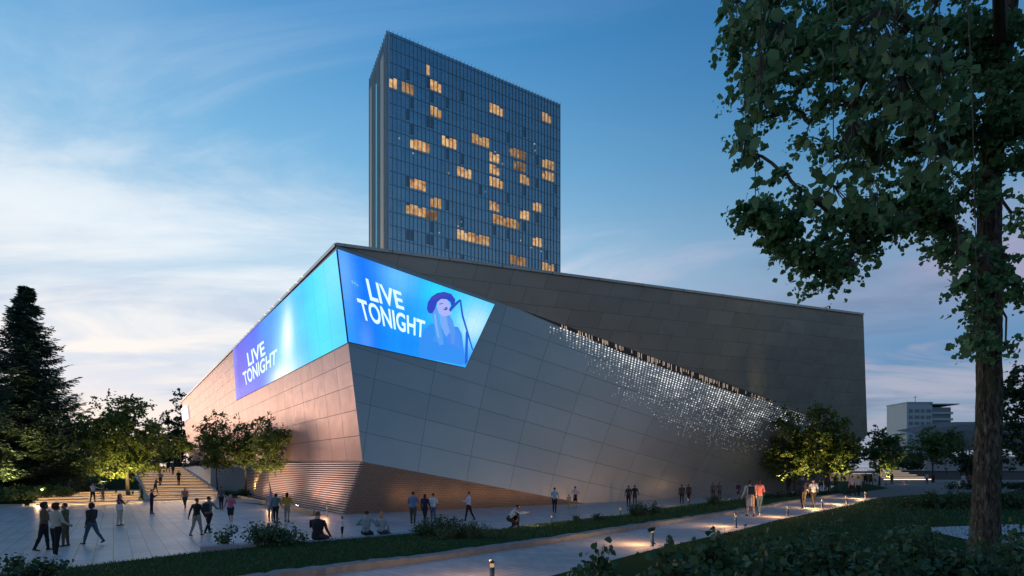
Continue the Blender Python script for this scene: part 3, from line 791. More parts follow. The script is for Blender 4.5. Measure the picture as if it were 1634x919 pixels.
strip('lawn_slope', [b + V((0, 0, -.01)) for b in Bm[2:]], Cm, M_earth)
strip('lawn_left', [V((-45.4, 49.9, .72)), V((-50, 54, .8)), V((-120, 88, 1.8))], [V((-38.7, 41.1, .06)), V((-60, 37, .3)), V((-120, 30, .6))], M_earth)
kerb('lawn_edging', [tip + V((.1, -.2, 0)), tip + V((-1.3, -.7, 0)), V((-35.5, 49.5, .25)), V((-39.6, 54.7, .72))], .2, .12, M_conc, 'pale curved edging round the foot of the sloping lawn')
kerb('lawn_kerb', [V((-90, 33, 0)), V((-60, 36.8, 0)), V((-38.8, 40.9, 0))], .22, .14, M_conc, 'pale kerb of the shaded lawn under the conifers')
Cw = S0 + DN * (WD + .45) + DL * 12
Wr = V((-27.6, 61.0, 0))
sheet('upper_terrace', [Cw + V((0, .1, 3.38)), Wr + V((0, .2, 3.38)), V((-60, 104, 3.38)), V((-79, 122, 3.38)), V((-160, 190, 3.38)), V((-260, 190, 3.38)), V((-95, 95, 3.375)), A_[5] + V((0, 0, -.004)), S0 + DL * 49 + V((0, 0, zt + .004)), S0 + DL * 49 + DN * WD + V((0, 0, zt + .004)), S0 + DL * 40 + DN * (WD + .5) + V((0, 0, 3.38))], M_earth)
rw = empty('retaining_wall', Cw, 'smooth blue grey retaining wall with a sharp corner beside the steps', 'wall')
def wall(a, b, z0, z1, th, root, name='wall_face', mat=None):
    m = MB(); c = (a + b) / 2; d = b - a
    m.box((c.x, c.y, (z0 + z1) / 2), (d.length, th, z1 - z0), math.atan2(d.y, d.x)); return m.build(name, mat or M_wallc, root)
wall(Cw, Wr, -.1, 3.5, .25, rw)
wall(Cw + DL * .14 - DN * .0, Cw + DL * 38, -.1, 3.5, .25, rw)
# planting bed between the wall and the louvres
bed = [G(350, 798, .03), G(482, 812, .03), B0 + nout * 1.1 + DL * 3 + V((0, 0, .03)), B0 + DL * 20 + V((0, 0, .03)), Wr + V((0, -.2, .03)), Cw + V((.3, -.3, .03))]
sheet('planting_bed', bed, M_soil)
kerb('bed_kerb', [G(346, 797, 0), G(350, 799, 0), G(420, 804, 0), G(484, 812.5, 0)], .3, .32, M_conc, 'pale curved kerb of the planting bed by the copper louvres')

# ================================================================ far right: terraces, pavilion, buildings
M_pav = matte('pavilion_grey', (.30, .31, .32), .6, var=.1)
pav = empty('garden_pavilion', U(1370, 765, 96), 'long low pavilion roof with a glowing warm soffit beyond the lit trees', 'pavilion')
x0, x1 = (1338 - CX) / F * 96, (1398 - CX) / F * 96
m = MB(); m.box(((x0 + x1) / 2, 98, 2.45), (x1 - x0 + 1, 5, .3)); m.build('roof', M_pav, pav)
m = MB(); m.box(((x0 + x1) / 2, 98, 2.27), (x1 - x0, 4.4, .04)); m.build('soffit_light', emis('soffit', (1, .70, .42, 1), 1.1), pav)
m = MB(); m.box(((x0 + x1) / 2, 100.3, 1.5), (x1 - x0 + 1, .25, 1.5)); m.build('back_wall', M_pav, pav)
for i in range(5):
    m = MB(); m.box((x0 + .5 + i * (x1 - x0 - 1) / 4, 96, 1.5), (.16, .16, 1.6)); m.build('column', M_pav, pav)
rail = empty('terrace_railing', U(1370, 748, 99), 'grey railing above the pavilion roof', 'railing')
m = MB(); m.box(((x0 + x1) / 2, 96, 3.35), (x1 - x0 + 1, .06, .06)); m.box(((x0 + x1) / 2, 96, 2.66), (x1 - x0 + 1, .05, .06))
for i in range(28): m.box((x0 - .4 + i * (x1 - x0 + .8) / 27, 96, 3.0), (.04, .04, .72))
m.build('bars', M_pav, rail)
amp = empty('terrace_steps', U(1455, 766, 104), 'warm lit stepped terrace at the far end of the promenade', 'steps')
for k in range(5):
    xa, xb = (1408 + k * 5 - CX) / F * 104, (1492 - k * 3 - CX) / F * 104
    m = MB(); m.box(((xa + xb) / 2, 105 + k * 1.6, .95 + k * .42), (xb - xa, 1.6, .42)); m.build('step', M_step, amp)
    m = MB(); m.box(((xa + xb) / 2, 104.15 + k * 1.6, 1.05 + k * .42), (xb - xa - .8, .06, .10)); m.build('step_light', emis('terrace_led', (1, .70, .44, 1), 2.6 if k == 0 else .7), amp)
lw = empty('long_wall', U(1540, 752, 118), 'long low grey garden wall running behind the far terrace', 'wall')
wall(V((90, 122, 0)), V((170, 108, 0)), .5, 2.75, .4, lw, 'wall_face', matte('dark_wall', (.10, .10, .10), .8, var=.25))
wall(V((90, 121.7, 0)), V((170, 107.7, 0)), 2.75, 2.95, .6, lw, 'coping', M_pav)
for i in range(2):
    pp = U(1530 + 86 * i, 748, 100 + 10 * i)
# distant block
blk = empty('apartment_block', U(1486, 751, 262), 'pale distant apartment block with balconies and a flat projecting roof', 'building')
M_blk = matte('block_render', (.36, .46, .48), .6, var=.12, scale=.3); M_blkg = matte('block_glass', (.10, .17, .20), .25, .3, var=.2)
bx0, bx1 = (1447 - CX) / F * 262, (1525 - CX) / F * 262; ztp = CZ + 108 / F * 262
xm = bx0 + (bx1 - bx0) * .52
m = MB(); m.box(((bx0 + xm) / 2, 269, ztp / 2), (xm - bx0, 14, ztp)); m.build('wall', M_blk, blk)
m = MB(); m.box(((xm + bx1) / 2 - .6, 270.5, (ztp - 2) / 2), (bx1 - xm - 1.2, 14, ztp - 2)); m.build('glazed_wing', M_blkg, blk)
m = MB(); m.box(((xm + bx1) / 2 + .4, 269.5, ztp - .5), (bx1 - xm + 3, 15, .5)); m.box(((bx0 + xm) / 2, 269, ztp + .3), (xm - bx0 + .5, 14.5, .5)); m.build('roof', M_blk, blk)
for k in range(10):
    z = 3 + k * 3.2
    if z > ztp - 3: break
    m = MB(); m.box(((xm + bx1) / 2 - .4, 263.2, z), (bx1 - xm - .6, 1.5, .22)); m.box(((xm + bx1) / 2 - .4, 262.6, z + .6), (bx1 - xm - .8, .08, .9)); m.build('balcony', M_blk, blk)
    for q in (.16, .40, .62, .86):
        xc = bx0 + (xm - bx0) * q
        m = MB(); m.box((xc, 261.9, z + 1.5), (1.7 if q in (.16, .62) else 2.3, .12, 1.6)); m.build('window', M_blkg, blk)
for k in range(5):
    m = MB(); m.box((bx0 - 1.2, 266, 3 + k * 3.2 + 6), (2.6, 6, .25)); m.box((bx0 - 2.4, 266, 3 + k * 3.2 + 6.6), (.1, 6, .9)); m.build('side_balcony', M_blk, blk)
m = MB(); m.tube([(bx0 + 9, 268, ztp), (bx0 + 9, 268, ztp + 4.6)], .12, 5); m.tube([(bx0 + 7.8, 268, ztp + 3.6), (bx0 + 10.2, 268, ztp + 3.9)], .08, 5); m.build('antenna', M_darkm, blk)
dome = empty('ribbed_hall', U(1560, 751, 190), 'hall with a pale ribbed curved roof behind the far trees', 'building')
M_rib = matte('ribbed_metal', (.13, .115, .11), .8, .0, var=.12)
xa, xb = (1484 - CX) / F * 185, (1700 - CX) / F * 185
m = MB(); NRr = 17
prof = [(185, 2.8 + 34 / F * 185), (186, 2.8 + 54 / F * 185), (189, 2.8 + 68 / F * 185), (194, 2.8 + 78 / F * 185), (202, 2.8 + 85 / F * 185)]
for i in range(NRr):
    u0, u1 = xa + (xb - xa) * i / NRr, xa + (xb - xa) * (i + .5) / NRr; u2 = xa + (xb - xa) * (i + 1) / NRr
    def hgt(u): return .84 + .16 * math.sin(min(1, (u - xa) / 26.0) * 1.5708)
    for j in range(len(prof) - 1):
        (ya, za), (yb, zb) = prof[j], prof[j + 1]
        m.face([(u1, ya, za * hgt(u1)), (u1, ya, za * hgt(u1) - .01), (u0, ya, za * hgt(u0) - .01), (u0, ya, za * hgt(u0))]); m.face([(u0, ya - .22, za * hgt(u0)), (u1, ya - .22, za * hgt(u1)), (u1, yb - .22, zb * hgt(u1)), (u0, yb - .22, zb * hgt(u0))])
        m.face([(u1, ya, za * hgt(u1)), (u2, ya, za * hgt(u2)), (u2, yb, zb * hgt(u2)), (u1, yb, zb * hgt(u1))])
        m.face([(u0, ya, za * hgt(u0)), (u0, ya - .22, za * hgt(u0)), (u0, yb - .22, zb * hgt(u0)), (u0, yb, zb * hgt(u0))])
        m.face([(u1, ya - .22, za * hgt(u1)), (u1, ya, za * hgt(u1)), (u1, yb, zb * hgt(u1)), (u1, yb - .22, zb * hgt(u1))])
m.build('ribbed_roof', M_rib, dome)
m = MB(); m.box(((xa + xb) / 2, 195, 4), (xb - xa, 16, 8)); m.build('wall', M_pav, dome)
kio = empty('service_kiosk', U(161, 770, 66), 'small pale box shaped kiosk under the left garden trees', 'kiosk')
p = U(161, 752, 66); m = MB(); m.box((p.x, p.y, p.z - .4), (1.6, 1.2, 2.6)); m.build('body', matte('kiosk_white', (.5, .55, .6), .5), kio)
m = MB(); m.box((p.x, p.y, p.z + 1.0), (1.9, 1.5, .16)); m.build('roof', M_pav, kio)

# ================================================================ bollards
M_bol = matte('bollard_metal', (.16, .18, .19), .4, .6, var=.08); M_lens = emis('bollard_lens', (1, .60, .28, 1), .55)
PATHDIR = V((-.70, .71, 0))
def bollard(loc, aim, label, energy=26, group=None, h=.50):
    b = empty('bollard_light', loc, label, 'bollard', group)
    m = MB(); m.lathe(loc, [(0.0, 0), (.075, 0), (.075, .012), (.046, .014), (.046, h - .12)], 14); m.build('post', M_bol, b, True)
    m = MB(); m.lathe(loc, [(.036, h - .12), (.036, h - .05)], 14); m.build('lens', M_lens, b, True)
    m = MB(); m.lathe(loc, [(.046, h - .05), (.048, h - .03), (.046, h), (0, h)], 14); m.build('cap', M_bol, b, True)
    # lamp under the cap, throwing across the paving
    d = V(aim).normalized()
    lamp('bollard_lamp', 'SPOT', V(loc) + d * .075 + V((0, 0, h - .06)), energy, (1.0, .52, .22), b, V(loc) + d * 3.0, .12, 140, 1.0)
    lamp('bollard_fill', 'POINT', V(loc) + d * .30 + V((0, 0, h + .1)), energy * .32, (1.0, .52, .22), b, None, .12)  # extra fill light added beside the head to widen its pool on the paving
toward = V((-.66, .75, 0))
BL_ = [(785, None, 8.9), (1041, 872, 0), (1174, 842, 0), (1257, 826, 0), (1312, 812, 0), (1351, 805, 0), (1381, 796, 0)]
lbls = ['nearest grey bollard light cut off by the bottom edge of the photo', 'bollard light among the shrub sprigs at the path edge', 'bollard light on the path edge closest to the woman in the white coat', 'bollard light between the pink jacket and the man in the dark coat', 'bollard light just right of the man in the white shirt on the path', 'bollard light just left of the two people in white tops at the path end', 'farthest bollard light of the row beside the garden path']
for (px, py, d), lb in zip(BL_, lbls):
    p = V(((px - CX) / F * d, d, .75)) if py is None else G(px, py, .75)
    bollard(p, toward, lb, 120 if p.y < 25 else 240, 'bollard lights along the garden path')
ub = [(880, 838, 'slim bollard light on the grass strip right of the crouching man'), (1098, 806, 'slim bollard light on the grass strip before the two people at the arena wall'), (990, 824, 'bollard light half hidden behind the round shrub on the grass strip')]
for px, py, lb in ub:
    bollard(G(px, py, .15), V((-.3, .9, 0)), lb, 60, 'bollard lights on the grass strip')
for px, py, lb in [(430, 812, 'thin bollard light beside the planting bed kerb'), (522, 824, 'thin bollard light in front of the louvred corner')]:
    bollard(G(px, py, 0), V((.3, -.9, 0)) if px == 430 else V((-.5, -.9, 0)), lb, 50, 'bollard lights by the arena corner', .6)
for px, py, lb in [(1442, 772, 'short bollard light in front of the far hedge'), (1530, 774, 'short bollard light left of the couple near the big trunk')]:
    bollard(G(px, py, .77), V((-.3, -.9, 0)), lb, 30, 'bollard lights by the far hedge')
# in-ground lamps grazing the paving, as seen glowing along the plaza edge
def inground(px, py, z, e, lb, aim=V((0, 1, .02))):
    p = G(px, py, z); m = MB(); m.lathe(p, [(.0, .09), (.09, .09), (.10, .07), (.10, -.02)], 12)
    o = m.build('edge_light', M_bol); tag(o, lb, 'light fixture', 'low edge lights of the plaza')
    lamp('edge_lamp', 'POINT', p + V((0, 0, .30)), e, WARM, None, None, .08)
inground(850, 845, .10, 14, 'low edge light where the grass meets the plaza behind the child')
inground(1062, 812, .10, 22, 'low edge light right of the round shrub')
inground(1165, 797, .10, 30, 'low edge light left of the woman in the white coat')

inground(60, 806, .05, 60, 'low edge light at the left lawn kerb')
# ================================================================ vegetation
rng = np.random.default_rng(7)
M_bark = matte('bark', (.085, .065, .05), .9, var=.45, scale=9, bump=.8)
M_barkl = matte('pale_bark', (.15, .115, .085), .9, var=.35, scale=8, bump=.6)
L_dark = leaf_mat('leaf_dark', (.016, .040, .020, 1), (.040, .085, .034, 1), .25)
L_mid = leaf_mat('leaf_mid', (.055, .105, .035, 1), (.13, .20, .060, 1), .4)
L_yel = leaf_mat('leaf_uplit', (.075, .13, .035, 1), (.20, .24, .045, 1), .45)  # yellow-green foliage with the spotlights' warm light partly put into the colour
L_near = leaf_mat('leaf_near', (.050, .135, .055, 1), (.17, .33, .13, 1), .42, .5)
L_con = leaf_mat('needles', (.028, .060, .040, 1), (.075, .115, .060, 1), .2)
L_shr = leaf_mat('leaf_shrub', (.028, .075, .034, 1), (.075, .150, .060, 1), .25, .45)
M_grass = leaf_mat('grass_blade', (.026, .070, .022, 1), (.055, .125, .040, 1), .2)
def unit(a): return a / np.maximum(np.linalg.norm(a, axis=1, keepdims=True), 1e-9)
def leaves(centers, size, jit=.45, droop=0.0, shape='rhomb', upbias=.5):
    n = len(centers)
    d = rng.normal(size=(n, 3)); d[:, 2] -= droop; d = unit(d)
    nm = rng.normal(size=(n, 3)); nm[:, 2] += upbias; nm = unit(nm)
    s = unit(np.cross(d, nm)); u = np.cross(s, d)
    L = size * (1 + jit * rng.uniform(-1, 1, n))[:, None]
    if shape == 'rhomb':
        w = L * .42
        v = np.stack([centers - d * L * .5, centers + s * w + u * L * .06, centers + d * L * .5, centers - s * w + u * L * .06], 1)
        return v.reshape(-1, 3), 4
    w = L * .40
    b = centers - d * L * .5; tpp = centers + d * L * .5 - u * L * .12
    v = np.stack([b, b + d * L * .28 + s * w + u * L * .05, b + d * L * .60 + s * w * .80 + u * L * .02, tpp, b + d * L * .60 - s * w * .80 + u * L * .02, b + d * L * .28 - s * w + u * L * .05], 1)
    return v.reshape(-1, 3), 6
def skeleton(trunk, clusters, r_tip, sag=.12, up=.5, nmin=None):
    nodes = [np.array(p) for p in trunk]; par = [-1] + list(range(len(trunk) - 1)); order = []
    tr = np.array(trunk)
    dist = [min(np.linalg.norm(tr - c, axis=1)) for c in clusters]
    nmin = nmin or max(1, len(trunk) // 3)
    for i in np.argsort(dist):
        c = clusters[i]
        A = np.array(nodes)
        dd = np.linalg.norm(A - c, axis=1) + up * np.maximum(0, A[:, 2] - c[2] + .1 * np.linalg.norm(A - c, axis=1))
        dd[:nmin] += 1e3
        j = int(np.argmin(dd)); p = nodes[j]
        k = j
        L = np.linalg.norm(c - p)
        for f_ in (.35, .7):
            q = p + (c - p) * f_; q = q + rng.normal(size=3) * L * .05; q[2] += sag * L * math.sin(f_ * math.pi) * .6
            nodes.append(q); par.append(k); k = len(nodes) - 1
        nodes.append(c); par.append(k)
    cnt = np.ones(len(nodes))
    for i in range(len(nodes) - 1, 0, -1):
        if par[i] >= 0: cnt[par[i]] += cnt[i]
    return nodes, par, cnt
def tree(name, label, cat, base, trunk_top, r0, blobs, ncl, per, leaf, spread, lm, bark=None, group=None, shape='rhomb', droop=.2, lean=0.0, rtip=.012, shell=2.0, hide=3):
    root = empty(name, base, label, cat, group)
    base = np.array(base, float); top = np.array(trunk_top, float)
    nt = 9
    trunk = [base + (top - base) * (i / (nt - 1)) + np.array([rng.normal() * .06 * (i > 0), rng.normal() * .06 * (i > 0), 0]) for i in range(nt)]
    trunk[0][2] -= .15
    wts = np.array([b[3] * b[4] * b[5] for b in blobs]); wts /= wts.sum()
    cl = []
    for _ in range(ncl):
        b = blobs[rng.choice(len(blobs), p=wts)]
        v = rng.normal(size=3); v /= np.linalg.norm(v); v *= rng.uniform() ** (1 / shell)
        cl.append(np.array([b[0] + v[0] * b[3], b[1] + v[1] * b[4], b[2] + v[2] * b[5]]))
    nodes, par, cnt = skeleton(trunk, cl, rtip)
    m = MB()
    rad = rtip * cnt ** .45
    for i in range(nt): rad[i] = max(rad[i] * 0, r0 * (1 - .72 * i / (nt - 1)))
    rad[0] = r0 * 1.35
    m.tube(trunk, [float(r) for r in rad[:nt]], 10)
    for i in range(nt, len(nodes)):
        j = par[i]; rj = min(rad[j], rad[i] * 1.5)
        m.tube([nodes[j], nodes[i]], [float(rj), float(rad[i])], 5, cap=False)
    m.build('trunk', bark or M_bark, root, True)
    cs = []
    for c in cl:
        s = spread * rng.uniform(.6, 1.3)
        npts = int(per * rng.uniform(.5, 1.4))
        # sprays: several short twigs with leaves strung along them
        nt_ = max(3, npts // 12)
        dirs = unit(rng.normal(size=(nt_, 3)) * np.array([1, 1, .7]))
        which = rng.integers(0, nt_, npts); tpar = rng.uniform(.1, 1, npts)[:, None]
        p = c + dirs[which] * tpar * s + rng.normal(size=(npts, 3)) * s * .10
        p[:, 2] -= (tpar[:, 0] ** 2) * s * droop * .5
        cs.append(p)
    C_ = np.concatenate(cs)
    v, n_ = leaves(C_, leaf, .35, droop, shape)
    np_mesh('crown', v, n_, lm, root)
    return root
def blob(px, py, rx, ry, d, rd=None):
    """an ellipsoid of crown measured on the photograph, at its distance"""
    p = U(px, py, d); return (p.x, p.y, p.z, rx / F * d, (rd or rx) / F * d, ry / F * d)
Gr = 'young trees lit from below in front of the arena'
# right of the arena
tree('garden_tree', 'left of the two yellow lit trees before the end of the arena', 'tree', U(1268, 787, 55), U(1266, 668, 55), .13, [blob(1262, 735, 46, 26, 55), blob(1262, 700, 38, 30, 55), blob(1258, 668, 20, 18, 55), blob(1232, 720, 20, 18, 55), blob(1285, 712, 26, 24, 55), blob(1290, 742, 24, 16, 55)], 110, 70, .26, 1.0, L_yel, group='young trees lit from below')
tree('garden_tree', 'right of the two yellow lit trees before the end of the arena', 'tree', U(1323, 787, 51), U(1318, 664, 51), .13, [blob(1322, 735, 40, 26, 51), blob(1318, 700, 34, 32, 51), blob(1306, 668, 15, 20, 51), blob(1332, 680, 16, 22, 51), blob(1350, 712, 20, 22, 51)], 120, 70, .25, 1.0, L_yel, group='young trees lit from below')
tree('garden_tree', 'rounded tree with two thin trunks beyond the promenade', 'tree', U(1403, 775, 70), U(1402, 695, 70), .12, [blob(1405, 722, 38, 26, 70), blob(1398, 698, 20, 14, 70), blob(1420, 705, 18, 16, 70), blob(1418, 742, 22, 10, 70)], 80, 70, .30, 1.1, L_mid)
tree('garden_tree', 'hazy broad tree in front of the distant apartment block', 'tree', U(1488, 770, 92), U(1488, 692, 92), .16, [blob(1490, 715, 40, 28, 92), blob(1480, 694, 24, 16, 92), blob(1508, 700, 20, 18, 92)], 90, 80, .34, 1.5, L_mid)
tree('garden_tree', 'dark tree partly behind the left side of the big trunk', 'tree', U(1546, 772, 84), U(1546, 705, 84), .14, [blob(1550, 738, 24, 16, 84), blob(1566, 742, 26, 18, 84)], 60, 70, .32, 1.2, L_dark)
tree('garden_tree', 'tall dark tree at the right edge behind the big trunk', 'tree', U(1650, 785, 44), U(1645, 600, 44), .20, [blob(1640, 640, 40, 60, 44), blob(1620, 610, 22, 30, 44), blob(1635, 720, 36, 34, 44), blob(1612, 680, 14, 30, 44), blob(1680, 660, 50, 80, 44)], 150, 80, .26, 1.1, L_dark)
for i, (px, d, hh_, lb) in enumerate([(1580, 120, 60, 'low dark tree just beyond the long wall right of the trunk'), (1452, 128, 26, 'small far tree at the foot of the apartment block'), (1345, 120, 36, 'far tree glimpsed beside the bottom corner of the arena')]):
    tree('garden_tree', lb, 'tree', U(px, 768, d), U(px, 751 - hh_ * .9, d), .15, [blob(px, 751 - hh_ * .5, 24, hh_ * .5, d)], 50, 60, .42, 1.5, L_dark)
# planting bed trees by the louvres
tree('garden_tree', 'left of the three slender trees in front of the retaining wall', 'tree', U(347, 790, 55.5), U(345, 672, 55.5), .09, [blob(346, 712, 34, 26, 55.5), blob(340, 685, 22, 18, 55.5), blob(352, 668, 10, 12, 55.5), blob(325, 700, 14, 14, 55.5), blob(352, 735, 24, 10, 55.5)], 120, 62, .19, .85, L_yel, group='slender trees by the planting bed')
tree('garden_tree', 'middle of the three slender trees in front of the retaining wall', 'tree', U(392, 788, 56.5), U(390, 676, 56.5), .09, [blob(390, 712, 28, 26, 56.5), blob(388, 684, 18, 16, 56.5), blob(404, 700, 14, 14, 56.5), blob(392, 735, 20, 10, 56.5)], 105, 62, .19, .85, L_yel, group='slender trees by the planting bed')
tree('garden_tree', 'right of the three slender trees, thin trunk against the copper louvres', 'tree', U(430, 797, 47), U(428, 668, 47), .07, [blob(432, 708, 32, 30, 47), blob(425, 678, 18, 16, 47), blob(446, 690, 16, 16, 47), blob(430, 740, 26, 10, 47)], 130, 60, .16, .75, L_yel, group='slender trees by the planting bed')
# left garden
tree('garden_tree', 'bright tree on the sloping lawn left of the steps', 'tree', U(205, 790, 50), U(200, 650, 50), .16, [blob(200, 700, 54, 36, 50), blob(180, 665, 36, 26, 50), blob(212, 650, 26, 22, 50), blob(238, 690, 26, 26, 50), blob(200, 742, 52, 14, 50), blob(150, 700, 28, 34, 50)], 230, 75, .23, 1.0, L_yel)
tree('garden_tree', 'shaded tree between the conifer and the bright lawn tree', 'tree', U(128, 782, 58), U(130, 660, 58), .15, [blob(130, 705, 46, 36, 58), blob(120, 675, 24, 22, 58), blob(145, 745, 42, 14, 58), blob(100, 735, 30, 20, 58)], 130, 60, .27, 1.1, L_mid)
tree('garden_tree', 'thin tree above the head of the steps', 'tree', U(252, 752, 92), U(252, 672, 92), .12, [blob(250, 700, 18, 26, 92), blob(258, 725, 22, 16, 92)], 40, 50, .30, 1.1, L_mid)
tree('garden_tree', 'dark tree behind the far left end of the arena', 'tree', U(288, 748, 134), U(290, 645, 134), .25, [blob(286, 690, 24, 44, 134), blob(298, 650, 16, 24, 134), blob(270, 715, 22, 26, 134)], 80, 80, .50, 2.0, L_dark)
tree('garden_tree', 'small yellow green lit tree at the far end of the copper facade', 'tree', U(288, 748, 92), U(288, 705, 92), .08, [blob(288, 708, 18, 14, 92), blob(300, 715, 14, 12, 92)], 35, 50, .30, .9, L_yel)
tree('garden_tree', 'dark leafy tree beyond the upper terrace right of the head of the steps', 'tree', U(268, 745, 110), U(268, 700, 110), .1, [blob(268, 722, 20, 16, 110), blob(282, 730, 18, 10, 110)], 40, 60, .38, 1.4, L_dark)
for i, (px, d, tp) in enumerate([(20, 95, 690), (75, 100, 680), (175, 130, 700), (225, 150, 712), (-40, 80, 670)]):
    tree('garden_tree', ['background tree filling the gap left of the conifer trunk', 'background tree right behind the conifer', 'far tree behind the bright lawn tree', 'far low tree behind the head of the steps', 'background tree at the left edge of the garden'][i], 'tree', U(px, 760, d), U(px, tp + 10, d), .2, [blob(px, (tp + 748) / 2, 44, (748 - tp) / 2, d)], 70, 80, .46, 1.8, L_dark)

def conifer(label, base, top_z, rad, d, n_wh=46):
    root = empty('conifer', base, label, 'tree')
    Hh = top_z - base[2]
    m = MB(); m.tube([V(base) - V((0, 0, .2)), V(base) + V((0, 0, Hh * .5)), V(base) + V((0, 0, Hh))], [.36, .2, .02], 9); 
    P_ = []; D_ = []
    for k in range(n_wh):
        f_ = k / (n_wh - 1); z = 1.6 + (Hh - 1.9) * f_ ** .92
        rr = rad * 1.06 * (1 - (z / Hh)) ** .97 * (1.0 if z > 3 else .75) * (1 + .13 * math.sin(k * 2.4))
        nb = int(5 + 7 * (1 - f_))
        for j in range(nb):
            an = rng.uniform(0, 2 * math.pi); L = rr * rng.uniform(.62, 1.16) + .10
            segs = max(4, int(L / .45)); last = None
            for s in range(segs + 1):
                q = s / segs; x = L * q; zz_ = z - .30 * L * math.sin(q * 2.0) * .8 + .22 * L * q ** 2.5
                p = np.array([base[0] + math.cos(an) * x, base[1] + math.sin(an) * x, base[2] + zz_])
                if last is not None:
                    m.tube([last, p], [.035 * (1 - q) + .012, .03 * (1 - q) + .008], 3, cap=False)
                    dirv = unit((p - last)[None])[0]; side = np.array([-math.sin(an), math.cos(an), 0])
                    for sd in (-1, 1, 0, -1, 1, -1, 1):
                        tw = dirv * rng.uniform(.3, .9) + side * sd * rng.uniform(.5, 1.1) + np.array([0, 0, rng.uniform(-.55, .1)])
                        tw = tw / np.linalg.norm(tw); l = (.20 + .50 * math.sin(min(1, q + .15) * 2.4)) * rng.uniform(.7, 1.3) * min(1, L / 2 + .3)
                        o_ = last + (p - last) * rng.uniform()
                        for w_ in (.18, .5, .82, 1.0):
                            for s2 in (-1, 1):
                                P_.append(o_ + tw * l * w_); D_.append(tw * .8 + np.cross(tw, [0, 0, 1]) * s2 * .7 + np.array([0, 0, -.2]))
                last = p
    m.build('trunk', M_bark, root, True)
    P_ = np.array(P_); D_ = unit(np.array(D_)); n = len(P_)
    s = unit(np.cross(D_, unit(rng.normal(size=(n, 3)) + np.array([0, 0, 1.]))))
    Ln = rng.uniform(.18, .36, n)[:, None]; Wn = .045
    v = np.stack([P_, P_ + D_ * Ln * .5 + s * Wn, P_ + D_ * Ln, P_ + D_ * Ln * .5 - s * Wn], 1).reshape(-1, 3)
    np_mesh('crown', v, 4, L_con, root)
conifer('tall dark conifer with pointed top above the left garden', tuple(U(42, 797, 48)), CZ + 296 / F * 48, 6.7, 48, 52)
conifer('dark conifer cut off by the left edge of the photo', tuple(U(-38, 795, 52)), CZ + 268 / F * 52, 6.4, 52, 46)

# ---------------------------------------------------------------- shrubs
def shrub(label, c, rx, ry, h, n, leaf, lm=None, name='shrub', group=None, stems=14, up=.3, shape='leaf', lumps=9, sprig=.25):
    root = empty(name, c, label, 'shrub', group)
    c = np.array(c, float)
    L_ = []
    for _ in range(lumps):
        a = rng.uniform(0, 2 * math.pi); q = rng.uniform(0, .75) ** .5
        L_.append((c + np.array([math.cos(a) * q * rx * .8, math.sin(a) * q * ry * .8, 0]), rng.uniform(.5, 1.0) * h * (1.05 - .45 * q), rng.uniform(.3, .5)))
    m = MB(); pts = []
    per = n // lumps
    for (b, hh, w_) in L_:
        ns = max(4, int(stems * 1.0))
        for s in range(ns):
            an = rng.uniform(0, 2 * math.pi); sp_ = rng.uniform(.1, 1) * w_ * max(rx, ry) * .9
            H_ = hh * rng.uniform(.55, 1.0 + sprig)
            tip_ = b + np.array([math.cos(an) * sp_, math.sin(an) * sp_, H_])
            k_ = b + (tip_ - b) * .5 + np.array([0, 0, .12 * H_])
            m.tube([b - np.array([0, 0, .05]), k_, tip_], [.008 + leaf * .06, .007, .003], 4, cap=False)
            npt = max(6, per // ns)
            tq = rng.uniform(.18, 1.0, npt)
            pp = np.where(tq[:, None] < .5, b + (k_ - b) * (tq[:, None] * 2), k_ + (tip_ - k_) * ((tq[:, None] - .5) * 2))
            pp = pp + rng.normal(size=(npt, 3)) * leaf * (1.5 - .7 * tq[:, None]) * np.array([1, 1, .8])
            pts.append(pp)
    m.build('stems', M_bark, root)
    pts = np.concatenate(pts); pts[:, 2] = np.maximum(pts[:, 2], c[2] + .01)
    v, k = leaves(pts, leaf, .35, -up, shape, .8); np_mesh('foliage', v, k, lm or L_shr, root)
    return root
def at(px, d, z): return (( px - CX) / F * d, d, z)
# left plaza edge
shrub('broad leafy shrub on the plaza edge in front of the seated man', at(412, 16.6, .30), 1.75, .8, .95, 3000, .085, lumps=11)
shrub('dark shrub in the bottom left corner of the photo', at(20, 11.6, .35), 1.0, .8, .62, 1300, .085, lumps=6)
shrub('blue tinted shrub right of the man in the checked shirt', at(698, 18.4, .36), 1.1, .8, 1.0, 2600, .07, lumps=8)
shrub('low wide lavender like shrub beside the crouching man', at(748, 17.2, .38), 1.15, .7, .72, 5200, .05, L_shr, lumps=11, stems=20, up=1.2)
Gs = 'small shrubs on the grass strip'
shrub('sparse small shrub right of the slim bollard', at(915, 24.5, .36), .42, .35, .42, 380, .06, group=Gs, lumps=4)
shrub('small low shrub between the sparse one and the round one', at(953, 26.0, .32), .60, .5, .45, 700, .06, group=Gs, lumps=5)
shrub('round dense shrub in front of the two dark figures', at(1028, 28.0, .30), 1.15, .9, .95, 1900, .075, group=Gs, lumps=9)
shrub('bushy shrub left of the woman in the white coat', at(1140, 36.0, .28), 1.1, .9, .85, 1400, .09, group=Gs, lumps=8)
shrub('low dark shrub under the left lit tree', at(1240, 43.0, .35), 1.3, 1, .80, 1200, .10, L_dark, group=Gs, lumps=8)
shrub('dark low shrub behind the man in the dark coat', at(1268, 44.0, .45), 1.0, 1, .7, 900, .10, L_dark, group=Gs, lumps=7)
